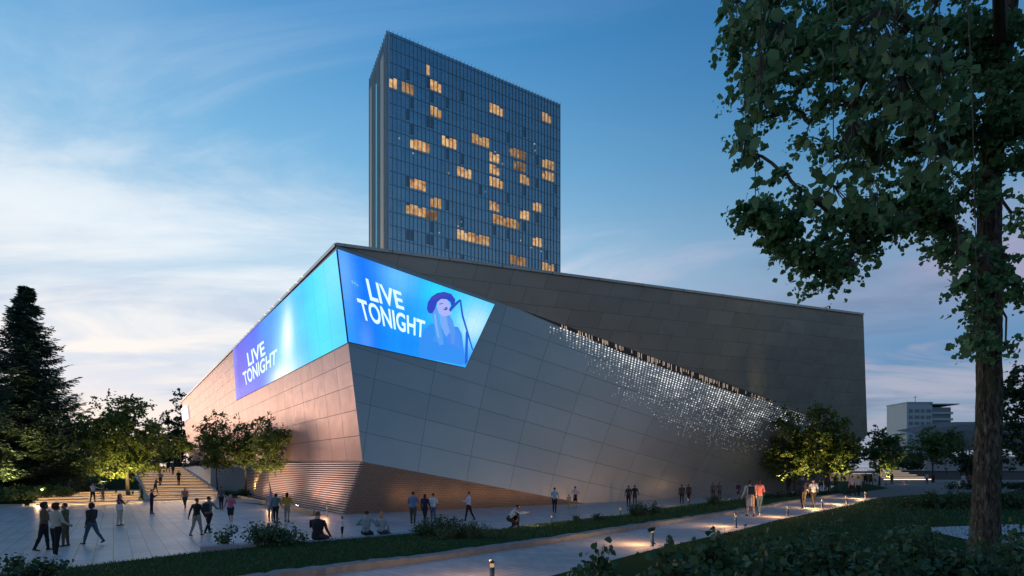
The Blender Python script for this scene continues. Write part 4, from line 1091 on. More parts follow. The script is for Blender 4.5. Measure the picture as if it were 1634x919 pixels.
# hedge beds far right
Gh = 'hedge clumps beyond the near lawn'
for i, (px, d, rx, h, lb) in enumerate([(1462, 28, 1.0, .95, 'leftmost clump of the hedge beyond the near lawn'), (1500, 27.6, 1.1, 1.15, 'second clump of the hedge from its left end'), (1538, 27.2, 1.1, 1.2, 'hedge clump just left of the big trunk'), (1585, 27.5, 1.1, 1.15, 'hedge clump behind the big trunk'), (1625, 27, 1.1, 1.15, 'hedge clump right of the big trunk'), (1660, 27, 1.2, 1.1, 'hedge clump at the right edge of the photo')]):
    shrub(lb, at(px, d, .78), rx, 1.0, h, 1700, .085, L_shr, 'hedge_shrub', Gh, lumps=8)
for i, (px, d, rx, h, lb) in enumerate([(1545, 56, 3.0, 1.0, 'long low dark hedge behind the couple in red'), (1612, 58, 3.6, 1.0, 'long low dark hedge right of the big trunk')]):
    shrub(lb, at(px, d, .76), rx, 1.0, h, 1900, .13, L_dark, 'hedge_shrub', 'low hedges by the promenade', lumps=10)
# foreground mass
Gf = 'foreground shrubs below the camera'
fg = [(905, 5.8, .45, .62, 'spindly shrub at the bottom just left of the foreground mass', 700, 4), (962, 5.9, .42, .80, 'upright dark shrub standing against the lit path', 900, 4), (1010, 5.6, .6, .55, 'low foreground shrub under the second bollard', 900, 5), (1085, 6.2, .32, .98, 'tall sprig of large leaves rising in front of the path', 420, 3),
      (1130, 5.6, .7, .74, 'foreground shrub below the tall sprig', 1500, 6), (1150, 7.0, .6, .84, 'leafy shrub just behind the tall sprig', 1300, 6), (1220, 6.0, .8, .80, 'foreground shrub in the middle of the dark mass', 1800, 7), (1300, 6.4, .85, .92, 'full foreground shrub left of the pale side path', 2000, 8), (1390, 6.0, .85, .88, 'foreground shrub below the pale side path', 2000, 8),
      (1375, 7.8, .8, 1.12, 'taller shrub reaching up before the hedge', 1700, 7), (1465, 6.6, .8, .98, 'glossy foreground shrub left of the trunk foot', 1900, 7), (1470, 8.4, .8, 1.05, 'shrub at the near edge of the pale side path', 1500, 7), (1545, 6.2, .8, .95, 'foreground shrub covering the trunk foot', 1900, 8), (1615, 6.4, .8, 1.0, 'foreground shrub in the bottom right corner', 1700, 7), (1690, 8.0, .8, 1.2, 'shrub right of the trunk foot at the photo edge', 1200, 6),
      (1240, 8.4, .8, .80, 'shrub behind the foreground mass on the near lawn', 1300, 7), (1310, 9.0, .8, .9, 'second shrub on the near lawn behind the mass', 1300, 7)]
for (px, d, rx, h, lb, n, lu) in fg:
    shrub(lb, at(px, d, .78), rx, rx * .8, h * 1.33, int(n * 1.5), .082 if 'sprig' not in lb else .11, L_shr, 'shrub', Gf, lumps=lu, stems=9, sprig=.3)
# planting bed hedge and terrace-top hedge
for px, d, z, rx, h, lb in [(345, 57.5, .05, 2.2, .55, 'low grass like planting at the wall corner'), (385, 56.5, .05, 2.3, .6, 'low dark planting between wall and louvres')]:
    shrub(lb, at(px, d, z), rx, 1.2, h, 1600, .14, L_shr, 'bed_planting', 'planting in the bed by the louvres', lumps=10, up=1.5)
for px, d, lb in [(288, 76, 'trimmed planting on top of the receding retaining wall'), (330, 61.6, 'dark planting along the top of the front retaining wall'), (372, 62, 'dark planting on the wall top beside the copper facade')]:
    shrub(lb, at(px, d, 3.38), 2.6, 1.0, .75, 1500, .16, L_dark, 'terrace_planting', 'planting along the top of the retaining wall', lumps=11)
for px, d, z, lb in [(15, 41, .5, 'dark undergrowth shrub at the left edge under the conifers'), (70, 44, .6, 'undergrowth shrub at the foot of the tall conifer'), (-20, 44, .5, 'undergrowth shrub below the left conifer')]:
    shrub(lb, at(px, d, z), 2.6, 1.4, 1.3, 2200, .15, L_mid, 'shrub', 'undergrowth beneath the conifers', lumps=10)

# ---------------------------------------------------------------- the big near tree
def mr_(t, v, a, b):
    nd = t.new('ShaderNodeMapRange'); t.l.new(v, nd.inputs[0]); nd.inputs[1].default_value = a; nd.inputs[2].default_value = b; return nd.outputs[0]
def big_tree():
    base = U(1570, 906, 10); base.z = .78
    root = empty('shade_tree', base, 'big dark leafy tree filling the upper right with its furrowed trunk', 'tree')
    # furrowed trunk
    ctr = [(1570, 912, .34), (1572, 870, .275), (1575, 780, .248), (1577, 690, .238), (1578, 600, .228), (1578, 500, .22), (1579, 400, .212), (1579, 300, .205), (1586, 200, .195), (1598, 100, .18), (1610, 0, .17), (1620, -120, .17), (1618, -260, .13)]
    pts = [U(a, b, 10) for a, b, _ in ctr]; rr = [c * .80 for _, _, c in ctr]
    m = MB(); NA = 72; seg = 16
    rows = []
    for i in range(len(pts) - 1):
        for s in range(seg):
            t_ = s / seg; rows.append((pts[i].lerp(pts[i + 1], t_), rr[i] * (1 - t_) + rr[i + 1] * t_))
    for (p, r) in rows:
        for j in range(NA):
            a = 2 * math.pi * j / NA
            q = V((math.cos(a) * 2.6, math.sin(a) * 2.6, p.z * .55))
            fur = -(1 - min(1, abs(mnoise.noise(V((q.x * 2.6, q.y * 2.6, q.z * 1.3)))) * 4)) * .030 - (1 - min(1, 4 * abs(mnoise.noise(V((q.x * 4.6 + 9, q.y * 4.6, q.z * 2.6)))))) * .018 + mnoise.noise(V((q.x * 9, q.y * 9, p.z * 9))) * .012
            x = r * (1 + .10 * mnoise.noise(V((math.cos(a), math.sin(a), p.z * .3)))) + fur + .02 + .16 * math.exp(-(p.z - .78) / .25) * (1 + .4 * math.sin(a * 5))
            m.v.append((p.x + math.cos(a) * x, p.y + math.sin(a) * x, p.z))
    for i in range(len(rows) - 1):
        for j in range(NA):
            j2 = (j + 1) % NA
            m.f.append((i * NA + j, i * NA + j2, (i + 1) * NA + j2, (i + 1) * NA + j)); m.m.append(0); m.uv.append([(0, 0)] * 4)
    mb, tb, bb_ = new_mat('furrowed_bark'); tcb = tb.new('ShaderNodeTexCoord'); mpb = tb.new('ShaderNodeMapping'); mpb.inputs['Scale'].default_value = (1, 1, .28)
    tb.l.new(tcb.outputs['Object'], mpb.inputs[0])
    nb1 = tb.noise(mpb.outputs[0], 22, 6, .65, .6); nb2 = tb.noise(tcb.outputs['Object'], 2.2, 3)
    cb_ = tb.ramp(nb1, [(.36, (.014, .012, .009, 1)), (.50, (.075, .058, .040, 1)), (.66, (.20, .165, .12, 1))])
    tb.l.new(tb.mix(tb.math('MULTIPLY', mr_(tb, nb2, .48, .62), .45), cb_, (.035, .055, .022, 1)), bb_.inputs['Base Color']); setp(bb_, Roughness=.95)
    bpb = tb.new('ShaderNodeBump'); bpb.inputs['Strength'].default_value = 1; bpb.inputs['Distance'].default_value = .03; tb.l.new(nb1, bpb.inputs['Height']); tb.l.new(bpb.outputs[0], bb_.inputs['Normal'])
    m.build('trunk', mb, root, True)
    B = [(1230, 350, 60, 30, 9.0), (1270, 395, 40, 30, 9.1), (1330, 420, 50, 40, 9.1), (1300, 462, 22, 16, 9.1), (1400, 360, 60, 36, 9.3), (1500, 60, 150, 80, 9.6), (1360, 60, 120, 80, 9.2), (1230, 55, 85, 62, 8.8), (1175, 60, 40, 36, 8.8), (1210, 150, 52, 50, 8.9), (1300, 170, 90, 70, 9.2), (1420, 190, 120, 90, 9.5), (1550, 200, 90, 90, 9.9), (1660, 120, 60, 130, 10.4), (1640, 330, 34, 46, 10.4),
         (1185, 205, 30, 28, 8.8), (1225, 265, 40, 36, 8.9), (1190, 335, 34, 22, 8.8), (1255, 325, 60, 34, 9.0), (1255, 372, 36, 26, 9.0), (1290, 400, 34, 32, 9.1), (1312, 440, 34, 30, 9.1), (1345, 350, 70, 46, 9.2), (1360, 400, 40, 32, 9.3), (1440, 310, 80, 52, 9.5), (1470, 350, 50, 28, 9.6), (1520, 330, 50, 60, 9.8), (1525, 400, 30, 34, 9.6), (1545, 440, 26, 30, 9.5), (1565, 530, 18, 30, 9.4), (1556, 480, 14, 46, 9.5), (1592, 545, 14, 34, 9.6), (1548, 560, 8, 18, 9.5), (1602, 480, 12, 40, 9.8), (1588, 420, 22, 70, 9.5), (1622, 450, 22, 32, 10.2), (1600, 240, 40, 80, 9.6), (1470, -60, 220, 60, 9.8), (1250, -40, 120, 40, 9.2)]
    blobs = [blob(a, b, rx * .92, ry * .90, d, min(rx, ry) * 1.0) for a, b, rx, ry, d in B]
    wts = np.array([b[3] * b[5] for b in blobs]); wts /= wts.sum()
    cl = []
    for _ in range(600):
        b = blobs[rng.choice(len(blobs), p=wts)]
        v = rng.normal(size=3); v /= np.linalg.norm(v); v *= rng.uniform() ** .42
        cl.append(np.array([b[0] + v[0] * b[3], b[1] + v[1] * b[4], b[2] + v[2] * b[5]]))
    trunkpts = [np.array(p) for p in pts]
    nodes, par, cnt = skeleton(trunkpts, cl, .006, .25, .12, 6)
    m = MB(); rad = .0075 * cnt ** .5
    for i in range(len(trunkpts), len(nodes)):
        j = par[i]; rj = min(rad[j] if j >= len(trunkpts) else .09, rad[i] * 1.6)
        m.tube([nodes[j], nodes[i]], [float(rj), float(min(rad[i], .085))], 5, cap=False)
    m.build('limbs', M_bark, root, True)
    cs = []
    for c in cl:
        s = .34 * rng.uniform(.7, 1.3); n = int(80 * rng.uniform(.5, 1.5)); nt_ = 6
        dirs = unit(rng.normal(size=(nt_, 3)) * np.array([1, 1, .5]))
        w_ = rng.integers(0, nt_, n); tp_ = rng.uniform(.05, 1, n)[:, None]
        p = c + dirs[w_] * tp_ * s + rng.normal(size=(n, 3)) * .035; p[:, 2] -= tp_[:, 0] ** 2 * .16
        cs.append(p)
    v, k = leaves(np.concatenate(cs), .086, .6, 1.1, 'leaf', .3)
    np_mesh('crown', v, k, L_near, root)
    # a nearer hanging branch with visibly larger leaves
    NB = [(1175, 20, 34, 26, 4.6), (1245, 70, 60, 50, 4.8), (1190, 235, 26, 26, 4.6), (1215, 130, 40, 60, 4.7), (1205, 305, 12, 26, 4.7), (1400, 60, 110, 60, 4.8), (1440, 170, 100, 70, 5.0), (1360, 240, 80, 60, 5.2), (1330, 320, 60, 30, 5.4), (1500, 130, 60, 70, 5.0), (1490, 260, 60, 60, 5.4), (1530, 420, 22, 50, 5.8), (1560, 540, 14, 30, 6.2), (1400, 330, 60, 26, 5.4)]
    pts_ = []; m = MB()
    # the bough that carries them, passing above the view
    La, Lb, Lc, Ld = np.array(pts[9]), np.array((7.2, 7.6, 10.2)), np.array((4.6, 5.6, 9.6)), np.array((1.9, 4.4, 8.6))
    LIMB = [np.array(q) for A0, A1 in ((La, Lb), (Lb, Lc), (Lc, Ld)) for q in [A0 + (A1 - A0) * k / 8 for k in range(8)]]
    m.tube(LIMB, [float(.11 - .09 * i / len(LIMB)) for i in range(len(LIMB))], 8)
    nb = [blob(a, b, rx, ry, d, 30) for a, b, rx, ry, d in NB]
    for i, (b_, nb_) in enumerate(zip(NB, nb)):
        nn = int(9 + b_[2] * b_[3] / 88)
        v = rng.normal(size=(nn, 3)); v = unit(v) * rng.uniform(size=(nn, 1)) ** .4
        pp = np.array(nb_[:3]) + v * np.array(nb_[3:])
        pts_.append(pp)
        c0 = np.array(nb_[:3])
        lp = min(LIMB, key=lambda q: np.linalg.norm((q - c0) * np.array([1, 1, .3])))
        tp0 = c0 + np.array([0, 0, nb_[5] * .8]); mdp = (lp + tp0) / 2 + np.array([rng.normal() * .12, rng.normal() * .12, .2])
        m.tube([lp, mdp, tp0], [.008, .006, .004], 5, cap=False)
        for q in pp[::2]:
            m.tube([c0 + np.array([0, 0, nb_[5] * .8]), (c0 + q) / 2 + np.array([0, 0, .05]), q], [.006, .004, .002], 4, cap=False)
    m.build('hanging_branches', M_bark, root)
    v, k = leaves(np.concatenate(pts_), .108, .5, 1.5, 'leaf', .2)
    np_mesh('hanging_leaves', v, k, leaf_mat('leaf_hanging', (.045, .12, .055, 1), (.17, .30, .12, 1), .42, .5), root)
big_tree()

# ---------------------------------------------------------------- grass
def tri_pts(poly_a, poly_b, n):
    """random points on a strip between two polylines, denser near the camera"""
    out = []
    segs = []
    for i in range(len(poly_a) - 1):
        a0, a1, b0, b1 = [np.array(p) for p in (poly_a[i], poly_a[i + 1], poly_b[i], poly_b[i + 1])]
        area = np.linalg.norm(np.cross(a1 - a0, b0 - a0)) + np.linalg.norm(np.cross(b1 - b0, a1 - b1))
        dist = np.linalg.norm((a0 + b1) / 2)
        segs.append((a0, a1, b0, b1, area / max(8, dist) ** 1.5))
    ws = np.array([s[4] for s in segs]); ws = ws / ws.sum()
    for s, w_ in zip(segs, ws):
        k = int(n * w_); u = rng.uniform(size=(k, 1)); v = rng.uniform(size=(k, 1))
        a = s[0] + (s[1] - s[0]) * u; b = s[2] + (s[3] - s[2]) * u
        out.append(a + (b - a) * v)
    return np.concatenate(out)
E2 = [p + V((0, 0, 0.10 if i < 2 else 0.40 if 2 < i < 5 else 0.24 if i == 2 else 0.12)) for i, p in enumerate(E)]
gp = np.concatenate([tri_pts(E2[:10], P[:10], 60000), tri_pts(QL[4:], near[4:], 26000), tri_pts(A_, mid, 6000), tri_pts(mid, Bm, 6000)])
n = len(gp); dd = np.linalg.norm(gp, axis=1)
sz = np.clip(dd / 16, .8, 3.0)[:, None]
a = rng.uniform(0, 2 * math.pi, n); s = np.stack([np.cos(a), np.sin(a), np.zeros(n)], 1) * .010 * sz
tipv = np.stack([rng.normal(size=n) * .03, rng.normal(size=n) * .03, rng.uniform(.04, .085, n)], 1) * np.clip(sz, .8, 1.6)
v = np.stack([gp - s, gp + s, gp + tipv], 1).reshape(-1, 3)
gr = np_mesh('grass', v, 3, M_grass, None, 'stuff'); tag(gr, 'short dark green grass on the lawns', 'grass')

# ---------------------------------------------------------------- tree up-lights
def uplight(px, d, z, target, e, color, lb, sp=80):
    e = e * 2.6
    p = V(at(px, d, z)); m = MB(); m.lathe(p, [(.07, 0), (.07, .14), (.10, .16), (.10, .28), (.0, .28)], 10)
    o = m.build('garden_spotlight', M_darkm); tag(o, lb, 'spotlight', 'garden spotlights under the trees')
    lamp('spot_lamp', 'SPOT', p + V((0, 0, .36)), e, color, o, target, .08, sp, 1.0)
YL = (1.0, .74, .30)
uplight(1248, 54.2, .5, U(1248, 700, 51.5), 850, YL, 'ground spotlight left under the left yellow lit tree', 62)
uplight(1283, 54.0, .5, U(1283, 700, 51.5), 850, YL, 'ground spotlight between the two yellow lit trees', 66)
uplight(1308, 50.2, .6, U(1308, 700, 48.2), 850, YL, 'ground spotlight left under the right yellow lit tree', 62)
uplight(1340, 50.2, .6, U(1340, 700, 48.2), 850, YL, 'ground spotlight right under the right yellow lit tree', 62)
uplight(1414, 69.4, .8, U(1416, 715, 69.8), 900, YL, 'ground spotlight under the rounded far tree')
uplight(212, 47.5, .6, U(205, 730, 50), 850, YL, 'ground spotlight under the bright lawn tree', 100)
uplight(185, 49.0, .7, U(180, 690, 50), 900, YL, 'ground spotlight between the lawn tree and the kiosk', 100)
uplight(170, 50.0, .8, U(160, 730, 52), 700, YL, 'ground spotlight left of the bright lawn tree')
uplight(66, 43.0, .7, U(55, 600, 46), 2400, YL, 'ground spotlight under the tall conifer')
uplight(14, 43.0, .7, U(4, 620, 48), 1500, YL, 'ground spotlight at the left edge under the conifer')
uplight(108, 54, .8, U(115, 680, 57), 2000, YL, 'ground spotlight under the shaded garden tree')
uplight(288, 88, 3.4, U(290, 715, 92), 500, YL, 'ground spotlight under the small far lit tree')
uplight(350, 54.0, .1, U(350, 710, 55.5), 650, YL, 'ground spotlight under the left slender tree')
uplight(400, 54.5, .1, U(394, 710, 56.5), 650, YL, 'ground spotlight under the middle slender tree')
uplight(436, 45.5, .1, U(432, 705, 47), 420, YL, 'ground spotlight under the right slender tree')
# ================================================================ people
ICO = bmesh.new(); bmesh.ops.create_icosphere(ICO, subdivisions=2, radius=1.0); ICOV = [v.co.copy() for v in ICO.verts]; ICO.free()
_cm = {}
def cloth(rgb, rough=.8):
    k = tuple(round(c, 3) for c in rgb)
    if k not in _cm: _cm[k] = matte('cloth', rgb, rough, var=.12, scale=9, spec=.3)
    return _cm[k]
SKIN = [(.42, .27, .19), (.30, .18, .12), (.50, .34, .26), (.14, .08, .05)]
def hull(pts):
    bm = bmesh.new()
    vs = [bm.verts.new(p) for p in pts]
    r = bmesh.ops.convex_hull(bm, input=vs)
    bmesh.ops.delete(bm, geom=list({g for k in ('geom_interior', 'geom_unused') for g in r[k] if isinstance(g, bmesh.types.BMVert)}), context='VERTS')
    bm.verts.index_update(); bm.normal_update()
    V_ = [v.co.copy() for v in bm.verts]; F_ = [tuple(v.index for v in f.verts) for f in bm.faces]; bm.free()
    return V_, F_
class Body:
    def __init__(s): s.v, s.f, s.r = [], [], []
    def seg(s, p0, r0, p1, r1, reg, fl=(1, 1, 1)):
        pts = [V(p0) + V((v.x * fl[0], v.y * fl[1], v.z * fl[2])) * r0 for v in ICOV] + [V(p1) + V((v.x * fl[0], v.y * fl[1], v.z * fl[2])) * r1 for v in ICOV]
        a, b = hull(pts); n = len(s.v); s.v += a; s.f += [tuple(n + i for i in q) for q in b]; s.r += [reg] * len(b)
def rx(v, a): return V((v.x, v.y * math.cos(a) - v.z * math.sin(a), v.y * math.sin(a) + v.z * math.cos(a)))
def rz(v, a): return V((v.x * math.cos(a) - v.y * math.sin(a), v.x * math.sin(a) + v.y * math.cos(a), v.z))
def person(label, pos, h, head_deg, top, bot, hair=(.03, .022, .018), legs=(0, 0, 0, 0), arms=(0, 0, 0, 0, 0, 0), lean=0, hairs='short', sleeve='long', lower='trousers', skin=0, shoe=(.03, .03, .035), bag=None, bagc=(.05, .05, .05), seat=None, yaw=0, bulk=1.12, group='people on the plaza', nod=0, hold=None):
    """legs: left swing, left knee, right swing, right knee; arms: left swing, out, bend, right swing, out, bend (degrees)"""
    S = h / 1.79
    root = empty('person', pos, label, 'person', group)
    B = Body(); ln = R(lean)
    up = V((0, math.sin(ln), math.cos(ln)))
    pel = V((0, 0, 0)); T = lambda x, y, z: V((x, 0, 0)) + V((0, math.cos(ln), -math.sin(ln))) * y + up * z
    bk = bulk
    feet = []
    kneez = []
    for sgn, sw, kn in ((-1, legs[0], legs[1]), (1, legs[2], legs[3])):
        a = R(sw); k = R(kn)
        hip = V((sgn * .088, 0, -.02)); th = V((sgn * (.02 if seat is None else .08), math.sin(a), -math.cos(a))).normalized()
        knee = hip + th * .43; sh = V((0, math.sin(a - k), -math.cos(a - k)))
        ank = knee + sh * .41
        lr = 2 if lower != 'skirt' and lower != 'dress' else 0
        r_sh = 2 if lower == 'trousers' else 0
        B.seg(hip, .098 * bk, knee, .062, 2 if lower in ('trousers', 'shorts') else 0)
        B.seg(knee, .062 if lower == 'trousers' else .054, ank, .046 if lower == 'trousers' else .036, r_sh)
        if lower == 'shorts': B.seg(hip, .105, hip + th * .40, .078, 2)
        B.seg(knee + sh * .10, .063 if lower == 'trousers' else .056, knee + sh * .2, .056 if lower == 'trousers' else .048, r_sh, (1, 1.08, 1))
        fp = R(min(25, max(-60, (sw - kn) * .55)))
        fd = V((sgn * .12, math.cos(fp), math.sin(fp))).normalized()
        B.seg(ank + V((0, -.03, -.03)), .043, ank + fd * .14 + V((0, 0, -.045)), .030, 3, (1, 1, .9))
        B.seg(ank + V((0, -.02, -.05)), .034, ank + fd * .13 + V((0, 0, -.05)), .030, 3, (1.15, 1.2, .7))
        feet.append((ank + V((0, 0, -.078))).z if abs(fp) < .3 else min((ank + V((0, 0, -.07))).z, (ank + fd * .14 + V((0, 0, -.07))).z))
    B.seg(T(0, -.005, -.02), .105 * bk, T(0, 0, .10), .100 * bk, 2 if lower != 'dress' else 1, (1.38, 1.02, 1))
    B.seg(T(0, 0, .10), .098 * bk, T(0, .005, .24), .098 * bk, 1, (1.32, .98, 1))
    B.seg(T(0, .005, .24), .102 * bk, T(0, 0, .42), .108 * bk, 1, (1.45, 1.0, 1))
    B.seg(T(-.135 * bk, -.01, .475), .062, T(.135 * bk, -.01, .475), .062, 1, (1, 1, .95))
    B.seg(T(0, -.01, .44), .10, T(0, -.01, .52), .055, 1, (1.3, .9, 1))
    if lower == 'coat': 
        B.seg(T(0, 0, .10), .108, V((0, -.01, -.42)), .120, 1, (1.38, 1.05, .4))
    if 'jacket' in (sleeve, lower) or lower in ('trousers', 'shorts'):
        B.seg(T(0, 0, .12), .106 * bk, T(0, 0, .0), .112 * bk, 1, (1.36, 1.0, .35))
    if lower == 'skirt': B.seg(T(0, 0, .06), .104, V((0, 0, -.34)), .135, 2, (1.35, 1.05, .25))
    if lower == 'dress': B.seg(T(0, 0, .08), .104, V((0, 0, -.42)), .14, 1, (1.35, 1.05, .25))
    nk = T(0, 0, .54); nd = R(nod)
    hc = T(0, .02, .665) + V((0, math.sin(nd) * .05, -abs(math.sin(nd)) * .02))
    B.seg(nk, .052, hc - up * .03, .050, 0)
    def Hd(x, y, z):
        v = rz(rx(V((x, y, z)), -(ln * .5 + nd)), -R(yaw)); return hc + v
    B.seg(Hd(0, 0, .03), .078, Hd(0, .012, -.02), .070, 0, (.94, 1.16, 1.12))
    B.seg(Hd(0, .03, -.05), .050, Hd(0, .055, -.075), .032, 0)
    B.seg(Hd(0, .088, .0), .012, Hd(0, .100, -.022), .014, 0)
    for sg in (-1, 1): B.seg(Hd(sg * .074, -.004, .01), .016, Hd(sg * .078, -.006, -.02), .012, 0, (.5, 1, 1.2))
    hands = []
    for sgn, sw, ou, be in ((-1, arms[0], arms[1], arms[2]), (1, arms[3], arms[4], arms[5])):
        a = R(sw) + ln * .3; o_ = R(ou + 7); e = R(be + 8)
        sh = T(sgn * .175 * bk, -.01, .465)
        ua = V((sgn * math.sin(o_), math.sin(a) * math.cos(o_), -math.cos(a) * math.cos(o_))).normalized()
        el = sh + ua * .285
        inn = -.25 if be > 30 else .3
        fa = V((sgn * math.sin(o_) * (1 if be < 30 else -.3) - (0 if be < 30 else sgn * .15), math.sin(a + e), -math.cos(a + e))).normalized()
        wr = el + fa * .245
        B.seg(sh, .056, el, .044, 1, (1, 1, 1)); 
        B.seg(el, .042 if sleeve != 'short' else .038, wr, .029 if sleeve == 'short' else .034, 1 if sleeve != 'short' else 0)
        B.seg(wr, .026, wr + fa * .085, .032, 0, (.62, 1, 1))
        hands.append((wr, fa, sgn))
    # one continuous skin over all of it
    me = bpy.data.meshes.new('tmp'); me.from_pydata(B.v, [], B.f); ob = bpy.data.objects.new('tmp', me); COL.objects.link(ob)
    md = ob.modifiers.new('r', 'REMESH'); md.mode = 'VOXEL'; md.voxel_size = .017 if pos[1] < 30 else .023 if pos[1] < 50 else .032
    md2 = ob.modifiers.new('s', 'SMOOTH'); md2.factor = .5; md2.iterations = 2
    res = bpy.data.meshes.new_from_object(ob.evaluated_get(bpy.context.evaluated_depsgraph_get()))
    COL.objects.unlink(ob); bpy.data.objects.remove(ob); bpy.data.meshes.remove(me)
    tree_ = BVHTree.FromPolygons(B.v, B.f)
    verts = [v.co.copy() for v in res.vertices]; faces = [tuple(p.vertices) for p in res.polygons]; mi = []
    for p in res.polygons:
        _, _, k, _ = tree_.find_nearest(p.center); mi.append(B.r[k] if k is not None else 1)
    bpy.data.meshes.remove(res)
    # fingers, rooted inside the palm
    def fing(p, d1, d2, L, r):
        a, b, c = p, p + d1 * L * .55, p + d1 * L * .55 + d2 * L * .45
        k0 = len(verts)
        for q, rr_ in ((a, r), (b, r * .95), (c, r * .7)):
            dd_ = d1; s1 = dd_.cross(V((0, 0, 1)) if abs(dd_.z) < .8 else V((1, 0, 0))).normalized(); s2 = dd_.cross(s1)
            for j in range(5):
                an = 2 * math.pi * j / 5; verts.append(q + (s1 * math.cos(an) + s2 * math.sin(an)) * rr_)
        for i in range(2):
            for j in range(5):
                j2 = (j + 1) % 5; faces.append((k0 + i * 5 + j, k0 + i * 5 + j2, k0 + i * 5 + 5 + j2, k0 + i * 5 + 5 + j)); mi.append(0)
        faces.append(tuple(k0 + 10 + j for j in range(5))); mi.append(0)
    for (wr, fa, sgn) in hands:
        sd = fa.cross(V((sgn, 0, 0))).normalized(); nrm_ = V((-sgn, 0, 0))
        for q, L in ((-.030, .058), (-.010, .072), (.010, .076), (.030, .068)):
            fing(wr + fa * .095 + sd * -q * .85, (fa + nrm_ * .15).normalized(), (fa + nrm_ * .8).normalized(), L, .0095)
        fing(wr + fa * .04 - sd * .03, (fa * .7 - sd * .6 + nrm_ * .2).normalized(), (fa + nrm_ * .3).normalized(), .06, .011)
    base = min(feet)
    if seat is not None: base = -.115
    ang = -R(head_deg)
    def W_(q): return V(pos) + rz((V(q) - V((0, 0, base))) * S, ang) + V((0, 0, (seat or 0)))
    me = bpy.data.meshes.new('body'); me.from_pydata([W_(q) for q in verts], [], faces)
    mats = [cloth(SKIN[skin], .6), cloth(top), cloth(bot), cloth(shoe, .5)]
    for q in mats: me.materials.append(q)
    me.polygons.foreach_set('material_index', mi); me.polygons.foreach_set('use_smooth', [True] * len(faces))
    link(bpy.data.objects.new('body', me), root)
    # hair
    hb = MB(); nu, nv_ = 14, 10; k0 = 0
    for i in range(nv_ + 1):
        th_ = math.pi * i / nv_
        for j in range(nu):
            ph = 2 * math.pi * j / nu
            x, y, z = math.sin(th_) * math.cos(ph), math.sin(th_) * math.sin(ph), math.cos(th_)
            sx, sy, sz = .084, .100, .098
            if hairs == 'curly': sx, sy, sz = .122, .128, .122
            if hairs == 'hijab': sx, sy, sz = .095, .105, .115
            px_, py_, pz_ = x * sx, y * sy - .012, z * sz + .035
            if y > .15 and z < .45: py_ -= .045 * min(1, (y - .15) * 3); px_ *= .85     # pulled back from the face
            if z < -.2:
                if hairs in ('long', 'hijab') and y < .35:
                    pz_ -= .16 * min(1, (-z - .2) * 2); py_ -= .015
                elif hairs in ('short', 'cap', 'bun'): pz_ += .035 * min(1, (-z - .2) * 2); px_ *= .86
                elif hairs == 'bob' : pz_ -= .03
            if hairs == 'curly':
                nn = .018 * mnoise.noise(V((x * 4, y * 4, z * 4))); px_ += x * nn; py_ += y * nn; pz_ += z * nn
            hb.v.append(tuple(W_(Hd(px_, py_, pz_))))
    for i in range(nv_):
        for j in range(nu):
            j2 = (j + 1) % nu
            hb.f.append((i * nu + j, (i + 1) * nu + j, (i + 1) * nu + j2, i * nu + j2)); hb.m.append(0); hb.uv.append([(0, 0)] * 4)
    hb.build('head_scarf' if hairs == 'hijab' else 'hair', cloth(hair, .7), root, True)
    if hairs == 'bun':
        q = MB(); c_ = W_(Hd(0, -.10, .07)); q.lathe(c_, [(0, -.04 * S), (.036 * S, -.02 * S), (.042 * S, 0), (.034 * S, .025 * S), (0, .04 * S)], 9); q.build('hair_bun', cloth(hair, .7), root, True)
    if hairs == 'cap':
        q = MB()
        def ring(r, z, dy=0): return [W_(Hd(math.cos(a_) * r * .95, math.sin(a_) * r * 1.1 - .008 + dy, z)) for a_ in [2 * math.pi * i / 12 for i in range(12)]]
        rs = [ring(.090, .045), ring(.088, .085), ring(.060, .125), ring(.01, .135)]
        for i in range(3):
            for j in range(12): q.face([rs[i][j], rs[i][(j + 1) % 12], rs[i + 1][(j + 1) % 12], rs[i + 1][j]])
        q.face([W_(Hd(-.06, .07, .052)), W_(Hd(.06, .07, .052)), W_(Hd(.045, .16, .045)), W_(Hd(-.045, .16, .045))])
        q.build('cap', cloth(bagc), root, True)
    q = MB()
    for sg in (-1, 1): q.lathe(W_(Hd(sg * .030, .083, .012)), [(0, -.008 * S), (.010 * S, 0), (0, .008 * S)], 6)
    q.build('eyes', cloth((.03, .025, .02), .3), root)
    q = MB(); q.face([W_(Hd(-.022, .090, -.048)), W_(Hd(.022, .090, -.048)), W_(Hd(.014, .090, -.058)), W_(Hd(-.014, .090, -.058))]); q.build('mouth', cloth((.25, .09, .08), .5), root)
    def bx(c, hx, hy, hz, name, col):
        q = MB(); c = V(c); P8 = []
        bm = bmesh.new(); bmesh.ops.create_cube(bm, size=2)
        for v in bm.verts: v.co = V((v.co.x * hx, v.co.y * hy, v.co.z * hz))
        bmesh.ops.bevel(bm, geom=bm.edges[:] + bm.verts[:], offset=min(hx, hy, hz) * .45, segments=2, affect='EDGES', profile=.6)
        for v in bm.verts: v.co = W_(T(0, 0, 0) + c + rx(v.co, -ln))
        me = bpy.data.meshes.new(name); bm.to_mesh(me); bm.free(); me.materials.append(cloth(col)); link(bpy.data.objects.new(name, me), root)
    if bag == 'backpack':
        bx(T(0, -.175, .30), .135, .075, .19, 'backpack', bagc)
        q = MB()
        for sg in (-1, 1): q.tube([W_(T(sg * .09, -.12, .46)), W_(T(sg * .10, 0, .545)), W_(T(sg * .10, .12, .42)), W_(T(sg * .12, .06, .2)), W_(T(sg * .12, -.11, .16))], .015, 5)
        q.build('backpack_straps', cloth(bagc), root)
